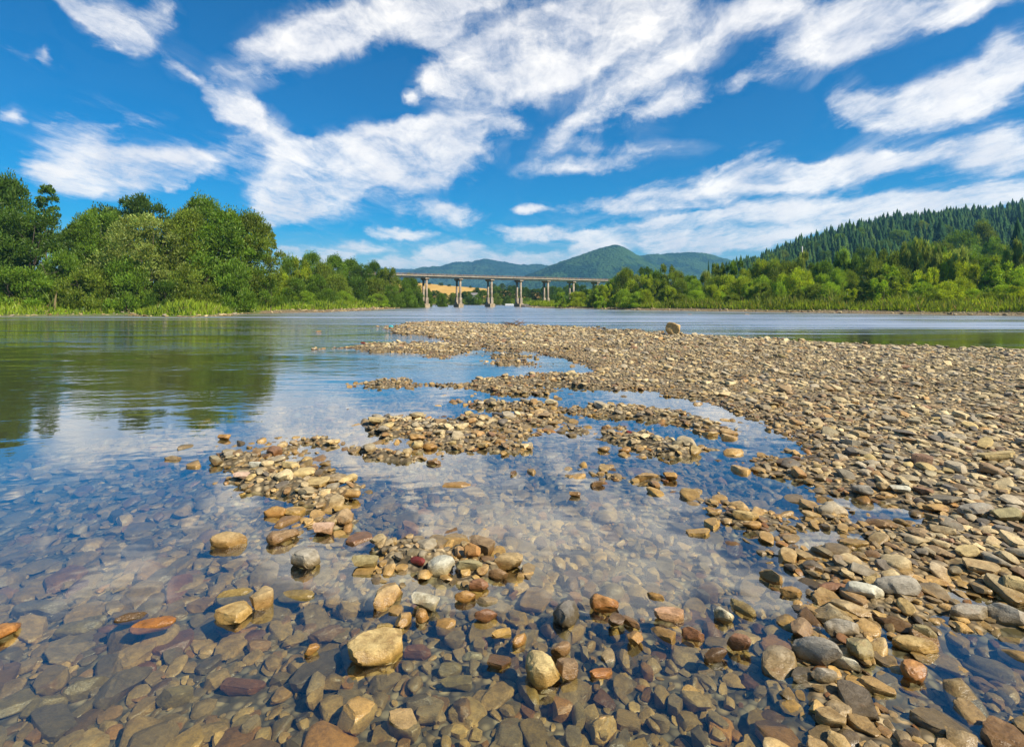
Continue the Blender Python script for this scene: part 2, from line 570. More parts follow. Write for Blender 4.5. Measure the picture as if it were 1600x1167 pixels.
def stone_mat(name, source):
    """source 'col' = colour kept on the mesh points, 'object' = colour of the object"""
    m, t, out = new_mat(name)
    if source == 'object':
        base = t.nodes.new('ShaderNodeObjectInfo').outputs['Color']
    else:
        base = N(t, 'ShaderNodeAttribute', attribute_name='col').outputs['Color']
    p = geom_pos(t)
    sep = t.nodes.new('ShaderNodeSeparateXYZ')
    t.links.new(p, sep.inputs[0])
    n1 = noise(t, p, 22, 5, 0.6)
    n2 = noise(t, p, 160, 3, 0.6)
    n3 = noise(t, vscale(t, p, (60, 60, 190)), 1.0, 4, 0.6, dist=0.8)
    k = M(t, 'ADD', M(t, 'MULTIPLY', n1, 0.75), M(t, 'ADD', M(t, 'MULTIPLY', n2, 0.4), M(t, 'MULTIPLY', n3, 0.45)))
    k = ramp(t, k, 0.5, 1.12, 0.42, 1.58, smooth=False)
    c = N(t, 'ShaderNodeVectorMath', operation='SCALE')
    t.links.new(base, c.inputs[0])
    t.links.new(k, c.inputs['Scale'])
    rust = ramp(t, noise(t, p, 9, 5, 0.65), 0.56, 0.74, 0.0, 0.45)
    col = mixc(t, rust, c.outputs[0], (0.22, 0.10, 0.03), 'MIX')
    # stone darkens and turns shiny where the river wets it: under water and in a band above the waterline
    wz = M(t, 'ADD', sep.outputs[2], M(t, 'MULTIPLY', M(t, 'SUBTRACT', n1, 0.5), 0.07))
    wet = ramp(t, wz, 0.016, 0.082, 1.0, 0.0)
    g = N(t, 'ShaderNodeGamma')
    g.inputs['Gamma'].default_value = 1.2
    t.links.new(col, g.inputs['Color'])
    wcol = mixc(t, 1.0, g.outputs[0], (1.0, 0.83, 0.57), 'MULTIPLY')
    # olive algae under water, deepened downwards in place of light the water absorbs
    alg = M(t, 'MULTIPLY', ramp(t, wz, -0.34, -0.07, 0.85, 0.12), ramp(t, noise(t, p, 5, 3), 0.3, 0.6, 0.55, 1.0))
    wcol = mixc(t, alg, wcol, (0.18, 0.14, 0.06))
    col = mixc(t, wet, col, wcol)
    ro = ramp(t, wet, 0.0, 1.0, 0.82, 0.30, smooth=False)
    bh = M(t, 'ADD', M(t, 'MULTIPLY', n1, 0.6), M(t, 'MULTIPLY', n2, 0.25))
    bh = M(t, 'ADD', bh, M(t, 'MULTIPLY', n3, 0.4))
    bsdf(t, out, col, ro, 0.45, bump(t, bh, 0.55, 0.012))
    return m


def ground_mat():
    m, t, out = new_mat('river_ground')
    at = N(t, 'ShaderNodeAttribute', attribute_name='cover')
    sp = t.nodes.new('ShaderNodeSeparateColor')
    t.links.new(at.outputs['Color'], sp.inputs[0])
    p = geom_pos(t)
    vor = N(t, 'ShaderNodeTexVoronoi', i_Scale=22.0, i_Randomness=1.0)
    t.links.new(p, vor.inputs['Vector'])
    vs = t.nodes.new('ShaderNodeSeparateColor')
    t.links.new(vor.outputs['Color'], vs.inputs[0])
    peb = N(t, 'ShaderNodeValToRGB')
    e = peb.color_ramp.elements
    e[0].position, e[0].color = 0.0, (0.14, 0.11, 0.07, 1)
    e[1].position, e[1].color = 1.0, (0.46, 0.36, 0.20, 1)
    e.new(0.45).color = (0.30, 0.24, 0.14, 1)
    e.new(0.7).color = (0.34, 0.24, 0.12, 1)
    t.links.new(vs.outputs[0], peb.inputs[0])
    gap = ramp(t, vor.outputs['Distance'], 0.25, 0.62, 1.0, 0.35)
    c = N(t, 'ShaderNodeVectorMath', operation='SCALE')
    t.links.new(peb.outputs[0], c.inputs[0])
    t.links.new(gap, c.inputs['Scale'])
    mud = mixc(t, noise(t, p, 0.8, 4), (0.055, 0.05, 0.022), (0.10, 0.085, 0.045))
    sep = t.nodes.new('ShaderNodeSeparateXYZ')
    t.links.new(p, sep.inputs[0])
    under = ramp(t, sep.outputs[2], -0.35, -0.02, 0.85, 0.0)  # bed colour darkens with depth, standing in for light lost in the water
    gravel = mixc(t, under, c.outputs[0], mud)
    gr = mixc(t, noise(t, p, 0.5, 5), (0.05, 0.10, 0.012), (0.11, 0.17, 0.025))
    col = mixc(t, sp.outputs[0], gravel, gr)
    hh = M(t, 'MULTIPLY', vor.outputs['Distance'], -1.0)
    bsdf(t, out, col, 0.85, 0.2, bump(t, hh, 0.25, 0.03))
    return m


def water_mat():
    """a clear surface: the bed shows through it, the sky is mirrored by Fresnel's law"""
    m, t, out = new_mat('river_water')
    p = geom_pos(t)
    sep = t.nodes.new('ShaderNodeSeparateXYZ')
    t.links.new(p, sep.inputs[0])
    x, y, _ = sep.outputs
    # the main stream runs along the left and behind the bar; the shallows in front stand almost still
    calm = M(t, 'ADD', y, M(t, 'MULTIPLY', x, -0.55))
    calm = M(t, 'ADD', calm, M(t, 'MULTIPLY', noise(t, p, 0.25, 2), 3.0))
    stream = ramp(t, calm, 8.0, 17.0)
    fast = ramp(t, calm, 18.0, 34.0)
    slick = ramp(t, noise(t, vscale(t, p, (0.11, 0.30, 1)), 1.0, 4, 0.6), 0.36, 0.62, 0.12, 1.0)
    w1 = noise(t, vscale(t, p, (2.0, 3.6, 1)), 1.0, 3, 0.5, dist=0.4)
    w2 = noise(t, vscale(t, p, (7.0, 13.0, 1)), 1.0, 3, 0.55, dist=0.3)
    w3 = noise(t, vscale(t, p, (0.45, 1.1, 1)), 1.0, 3, 0.55)
    still = noise(t, vscale(t, p, (2.4, 3.4, 1)), 1.0, 2, 0.5)
    h = M(t, 'ADD', M(t, 'MULTIPLY', w1, 0.6), M(t, 'MULTIPLY', w2, 0.16))
    h = M(t, 'ADD', h, M(t, 'MULTIPLY', w3, 0.5))
    h = M(t, 'MULTIPLY', h, M(t, 'MULTIPLY', slick, M(t, 'ADD', M(t, 'MULTIPLY', stream, 0.27), M(t, 'MULTIPLY', fast, 0.9))))
    h = M(t, 'ADD', h, M(t, 'MULTIPLY', still, 0.035))
    nrm = bump(t, h, 1.0, 0.085)
    # Fresnel's law (Schlick), the same for light coming from above and from below
    dt = N(t, 'ShaderNodeVectorMath', operation='DOT_PRODUCT')
    t.links.new(nrm, dt.inputs[0])
    t.links.new(t.nodes.new('ShaderNodeNewGeometry').outputs['Incoming'], dt.inputs[1])
    cs = M(t, 'ABSOLUTE', dt.outputs['Value'])
    fr = M(t, 'MULTIPLY_ADD', M(t, 'POWER', M(t, 'SUBTRACT', 1.0, cs, clamp=True), 2.7), 0.96, 0.04, clamp=True)
    tr = N(t, 'ShaderNodeBsdfTransparent')
    tr.inputs[0].default_value = (0.82, 0.86, 0.77, 1)
    gl = N(t, 'ShaderNodeBsdfGlossy', i_Roughness=0.03)
    gl.inputs['Color'].default_value = (1, 1, 1, 1)
    # wavelets too small and too far to see one by one: there the surface is a rough mirror
    chop = M(t, 'ADD', M(t, 'MULTIPLY', x, 0.28), y)
    chop = M(t, 'ADD', chop, M(t, 'MULTIPLY', M(t, 'SUBTRACT', noise(t, vscale(t, p, (0.035, 0.30, 1)), 1.0, 5, 0.65), 0.5), 46.0))
    streak = ramp(t, noise(t, vscale(t, p, (0.022, 0.42, 1)), 1.0, 4, 0.6), 0.38, 0.60, 0.16, 1.0)
    rg = M(t, 'MULTIPLY', ramp(t, chop, 23.0, 44.0, 0.0, 0.40), streak)
    t.links.new(M(t, 'ADD', rg, 0.03), gl.inputs['Roughness'])
    t.links.new(nrm, gl.inputs['Normal'])
    mx = t.nodes.new('ShaderNodeMixShader')
    t.links.new(fr, mx.inputs[0])
    t.links.new(tr.outputs[0], mx.inputs[1])
    t.links.new(gl.outputs[0], mx.inputs[2])
    t.links.new(mx.outputs[0], out.inputs[0])
    return m


def leaf_mat(name='leaves', gloss=0.015, thin=0.5):
    m, t, out = new_mat(name)
    oc = t.nodes.new('ShaderNodeObjectInfo')
    at = N(t, 'ShaderNodeAttribute', attribute_name='tint')
    c = mixc(t, 1.0, oc.outputs['Color'], at.outputs['Color'], 'MULTIPLY')
    d = N(t, 'ShaderNodeBsdfDiffuse')
    tl = N(t, 'ShaderNodeBsdfTranslucent')
    t.links.new(c, d.inputs[0])
    c2 = mixc(t, 1.0, c, (1.15, 1.1, 0.55), 'MULTIPLY')
    t.links.new(c2, tl.inputs[0])
    a = t.nodes.new('ShaderNodeMixShader')
    a.inputs[0].default_value = thin
    t.links.new(d.outputs[0], a.inputs[1])
    t.links.new(tl.outputs[0], a.inputs[2])
    g = N(t, 'ShaderNodeBsdfGlossy', i_Roughness=0.45)
    g.inputs[0].default_value = (0.8, 0.85, 0.8, 1)
    b = t.nodes.new('ShaderNodeMixShader')
    b.inputs[0].default_value = gloss
    t.links.new(a.outputs[0], b.inputs[1])
    t.links.new(g.outputs[0], b.inputs[2])
    t.links.new(b.outputs[0], out.inputs[0])
    return m


def plain_mat(name, c1, c2, scale=3.0, rough=0.85, spec=0.2, bs=0.4, bd=0.02):
    m, t, out = new_mat(name)
    p = geom_pos(t)
    n1 = noise(t, p, scale, 6, 0.62)
    col = mixc(t, ramp(t, n1, 0.3, 0.7), c1, c2)
    bsdf(t, out, col, rough, spec, bump(t, noise(t, p, scale * 6, 4), bs, bd))
    return m


def wooded_mat(name, c1, c2, c3, scale):
    """a slope seen from afar whose trees can no longer be told apart"""
    m, t, out = new_mat(name)
    p = geom_pos(t)
    v = N(t, 'ShaderNodeTexVoronoi', i_Scale=scale)
    t.links.new(p, v.inputs['Vector'])
    vs = t.nodes.new('ShaderNodeSeparateColor')
    t.links.new(v.outputs['Color'], vs.inputs[0])
    a = mixc(t, vs.outputs[0], c1, c2)
    big = ramp(t, noise(t, p, scale * 0.09, 6, 0.65), 0.46, 0.58)
    col = mixc(t, big, a, c3)
    h = M(t, 'ADD', M(t, 'MULTIPLY', v.outputs['Distance'], -0.6), noise(t, p, scale * 0.5, 5, 0.65))
    bsdf(t, out, col, 0.95, 0.05, bump(t, h, 1.0, 0.9 / scale))
    return m


MAT = {
    'stone': stone_mat('stone_surface', 'object'), 'gravel': stone_mat('gravel_surface', 'col'), 'ground': ground_mat(), 'water': water_mat(), 'leaf': leaf_mat(), 'needle': leaf_mat('needles', 0.0, 0.2),
    'bark': plain_mat('bark', (0.05, 0.038, 0.026), (0.13, 0.105, 0.08), 6),
    'concrete': plain_mat('weathered_concrete', (0.22, 0.175, 0.125), (0.41, 0.345, 0.26), 1.2),
    'deck': plain_mat('deck_concrete', (0.36, 0.32, 0.25), (0.55, 0.50, 0.40), 0.9),
    'rail': plain_mat('rusty_railing', (0.13, 0.09, 0.06), (0.28, 0.21, 0.15), 2.0),
    'footing': plain_mat('footing_concrete', (0.26, 0.19, 0.11), (0.46, 0.38, 0.26), 2.0),
    'drift': plain_mat('driftwood', (0.08, 0.045, 0.025), (0.24, 0.15, 0.09), 5),
    'white': plain_mat('white_paint', (0.72, 0.72, 0.70), (0.8, 0.8, 0.79), 3, bs=0.1),
    'pole': plain_mat('pole_concrete', (0.42, 0.42, 0.40), (0.55, 0.55, 0.52), 3, bs=0.1),
    'roof': plain_mat('roof_sheet', (0.16, 0.15, 0.15), (0.26, 0.24, 0.23), 2, bs=0.1),
    'teal': plain_mat('teal_plastic', (0.02, 0.35, 0.40), (0.05, 0.5, 0.55), 8, 0.4, 0.5, 0.05),
    'field': plain_mat('stubble_field', (0.42, 0.24, 0.045), (0.56, 0.36, 0.09), 0.12, bs=0.2, bd=0.2),
    'hillfloor': plain_mat('forest_floor', (0.018, 0.03, 0.012), (0.04, 0.055, 0.02), 0.05),
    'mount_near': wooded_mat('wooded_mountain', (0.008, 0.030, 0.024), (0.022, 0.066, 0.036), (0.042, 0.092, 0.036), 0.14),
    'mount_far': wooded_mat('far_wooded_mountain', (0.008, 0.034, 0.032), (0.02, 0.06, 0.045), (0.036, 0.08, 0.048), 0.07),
}

# ------------------------------------------------------------------ ground and water
tag(obj('ground', ground_mesh(), MAT['ground']), kind='structure')
wv = np.array([[-1500, -60, 0], [1500, -60, 0], [1500, 1600, 0], [-1500, 1600, 0]], dtype=float)
tag(obj('river_water', mesh_np('river_water', wv, np.array([[0, 1, 2, 3]]), False), MAT['water']), kind='structure')


# ------------------------------------------------------------------ stones
def ico(sub):
    t = (1 + 5 ** 0.5) / 2
    v = [(-1, t, 0), (1, t, 0), (-1, -t, 0), (1, -t, 0), (0, -1, t), (0, 1, t), (0, -1, -t), (0, 1, -t), (t, 0, -1), (t, 0, 1), (-t, 0, -1), (-t, 0, 1)]
    f = [(0, 11, 5), (0, 5, 1), (0, 1, 7), (0, 7, 10), (0, 10, 11), (1, 5, 9), (5, 11, 4), (11, 10, 2), (10, 7, 6), (7, 1, 8),
         (3, 9, 4), (3, 4, 2), (3, 2, 6), (3, 6, 8), (3, 8, 9), (4, 9, 5), (2, 4, 11), (6, 2, 10), (8, 6, 7), (9, 8, 1)]
    v = [np.array(p, dtype=float) / np.linalg.norm(p) for p in v]
    for _ in range(sub):
        mid, nf = {}, []

        def mp(a, b):
            k = (min(a, b), max(a, b))
            if k not in mid:
                w = v[a] + v[b]
                v.append(w / np.linalg.norm(w))
                mid[k] = len(v) - 1
            return mid[k]
        for a, b, c in f:
            ab, bc, ca = mp(a, b), mp(b, c), mp(c, a)
            nf += [(a, ab, ca), (b, bc, ab), (c, ca, bc), (ab, bc, ca)]
        f = nf
    return np.array(v), np.array(f)


ICO = [ico(i) for i in range(5)]


def stone_shape(seed, kind, sub):
    """a unit stone (box of side 1 round the origin): a pebble cut by planes, its edges worn round"""
    r = np.random.default_rng(seed)
    v, f = ICO[sub]
    u = v.copy()
    sq = {'round': 0.9, 'egg': 0.88, 'slab': 0.6, 'block': 0.6, 'wedge': 0.7, 'long': 0.75}[kind]
    v = np.sign(u) * np.abs(u) ** sq
    cuts = {'round': 7, 'egg': 5, 'slab': 10, 'block': 11, 'wedge': 10, 'long': 8}[kind]
    for i in range(cuts):
        n = r.normal(size=3)
        if kind == 'slab':
            n[2] *= 0.3
        n /= np.linalg.norm(n)
        lim = np.max(v @ n)
        d = lim * r.uniform(0.58, 0.86)
        over = np.maximum(v @ n - d, 0)
        v = v - np.outer(over * 0.95, n)
    if kind == 'wedge':
        k = 0.55 + 0.45 * (v[:, 0] - v[:, 0].min()) / np.ptp(v[:, 0])
        v[:, 1] *= k
        v[:, 2] *= k ** 0.7
    if kind == 'slab':
        top = v[:, 2].max() * 0.5
        v[:, 2] = np.where(v[:, 2] > top, top + (v[:, 2] - top) * 0.12, v[:, 2])
    if sub >= 2:
        o = r.uniform(0, 50, 3)
        nn = (fbm(u[:, 0] * 1.6 + o[0] + u[:, 2], u[:, 1] * 1.6 + o[1] - u[:, 2] * 0.7, seed, 4) - 0.5)
        v = v * (1 + 0.26 * nn)[:, None]
        if sub >= 3:
            n2 = (fbm(u[:, 0] * 6 + o[2], u[:, 1] * 6 + u[:, 2] * 5, seed + 9, 3) - 0.5)
            v = v * (1 + 0.10 * n2)[:, None]
    v -= (v.max(0) + v.min(0)) / 2
    return v / np.ptp(v, axis=0), f


KINDS = ['slab', 'egg', 'slab', 'wedge', 'block', 'wedge', 'long', 'slab']
PAL = np.array([(.43, .33, .17), (.37, .29, .15), (.29, .235, .14), (.235, .20, .135), (.48, .38, .20), (.29, .20, .10), (.36, .22, .085), (.225, .13, .07), (.14, .12, .09),
                (.33, .275, .18), (.39, .30, .155), (.27, .225, .13), (.20, .135, .07), (.36, .27, .11)])
PAL_NAME = ['beige', 'sandy', 'greyish brown', 'grey', 'cream', 'brown', 'ochre', 'reddish brown', 'dark grey', 'grey-beige', 'tan', 'olive grey', 'dark brown', 'yellowish']
PAL_W = np.array([.12, .12, .12, .09, .08, .07, .035, .025, .06, .09, .08, .06, .04, .06])
PAL_W = PAL_W / PAL_W.sum()


def rot_mats(yaw, tx, ty):
    ca, sa = np.cos(yaw), np.sin(yaw)
    cx, sx, cy, sy = np.cos(tx), np.sin(tx), np.cos(ty), np.sin(ty)
    z, o = np.zeros_like(ca), np.ones_like(ca)
    Rz = np.stack([ca, -sa, z, sa, ca, z, z, z, o], -1).reshape(-1, 3, 3)
    Rx = np.stack([o, z, z, z, cx, -sx, z, sx, cx], -1).reshape(-1, 3, 3)
    Ry = np.stack([cy, z, sy, z, o, z, -sy, z, cy], -1).reshape(-1, 3, 3)
    return Rz @ Rx @ Ry


def scatter(rmin, rmax, step, lmed, lmin, lmax, depth_lim, seed, bar_only=False):
    """loose stones lying on the bed between two distances from the camera"""
    r = np.random.default_rng(seed)
    lim = math.radians(72 if rmax < 5 else (60 if rmax < 10 else 52))
    nx = int(2 * rmax * math.sin(lim) / step) + 2
    ny = int(rmax / step) + 2
    gx, gy = np.meshgrid(np.arange(nx) - nx / 2, np.arange(ny))
    x = (gx.ravel() + r.uniform(-.5, .5, gx.size)) * step
    y = (gy.ravel() + r.uniform(-.5, .5, gx.size)) * step
    d = np.hypot(x, y)
    k = (d >= rmin) & (d < rmax) & (np.abs(np.arctan2(x, y)) < lim)
    x, y = x[k], y[k]
    h, s, inl = land(x, y)
    k = (h > depth_lim) & (inl < 2.8) & ((inl < 0.2) | (r.uniform(size=len(h)) < 0.35))
    if bar_only:
        k &= s > -0.6
    x, y, h, s = x[k], y[k], h[k], s[k]
    n = len(x)
    L = np.clip(lmed * np.exp(r.normal(0, .48, n)), lmin, lmax)
    if lmed > .09 and rmax < 5:
        L = np.minimum(L * (1 + .45 * sstep(-.2, -1.3, x) * (s < -.3)), .23)
    W = L * r.uniform(.5, .88, n)
    T = W * r.uniform(.26, .62, n)
    yaw = r.normal(math.pi / 2, .5, n)
    tx, ty = r.normal(.04, .13, n), r.normal(-.06, .14, n)
    ci = r.choice(len(PAL), n, p=PAL_W)
    ki = r.integers(0, len(KINDS), n)
    z = h + T * r.uniform(.08, .40, n)
    # away from the gravel most stones lie wholly under water
    drown = (h < -0.035) & (s < -0.10) & ((r.uniform(size=n) > np.where(y > 6, .19, np.where(y > 4, .12, np.where((x > -1.0) & (L < .14), .32, .02)))) | ((y < 5) & (L > .14)))
    awash = ~drown & (h < -.035) & (s < -.10) & (L > .045)
    T = np.where(awash, np.clip(-h + .03, T, np.maximum(T, .62 * L)), T)
    z = np.where(awash, np.maximum(z, h + .46 * T), z)
    z = np.where(drown, np.minimum(z, -0.014 - .5 * T - .02 * r.uniform(size=n)), z)
    return dict(x=x, y=y, z=z, h=h, L=L, W=W, T=T, yaw=yaw, tx=tx, ty=ty, ci=ci, ki=ki, v=r.integers(0, 3, n), br=r.uniform(.72, 1.25, n) * (1 + .30 * sstep(.02, .10, h) * (s > .3)), n=n)


def take(S, k):
    return {a: (b[k] if isinstance(b, np.ndarray) else int(np.count_nonzero(k))) for a, b in S.items()}


def stone_mass(name, S, sub, label):
    vs, fs, cs, off = [], [], [], 0
    for ki in range(len(KINDS)):
        for var in range(3):
            k = (S['ki'] == ki) & (S['v'] == var)
            if not k.any():
                continue
            pv, pf = stone_shape(100 + ki * 10 + var, KINDS[ki], sub)
            scl = np.stack([S['L'][k], S['W'][k], S['T'][k]], 1)
            R = rot_mats(S['yaw'][k], S['tx'][k], S['ty'][k])
            v = np.einsum('nij,nvj->nvi', R, pv[None] * scl[:, None, :]) + np.stack([S['x'][k], S['y'][k], S['z'][k]], 1)[:, None, :]
            n, V = v.shape[:2]
            vs.append(v.reshape(-1, 3))
            fs.append((pf[None] + (np.arange(n) * V)[:, None, None] + off).reshape(-1, 3))
            c = PAL[S['ci'][k]] * S['br'][k][:, None]
            cs.append(np.repeat(c, V, axis=0))
            off += n * V
    me = mesh_np(name, np.concatenate(vs), np.concatenate(fs), True, {'col': np.concatenate(cs)})
    me.set_sharp_from_angle(angle=math.radians(30))
    return tag(obj(name, me, MAT['gravel']), label, None, None, 'stuff')


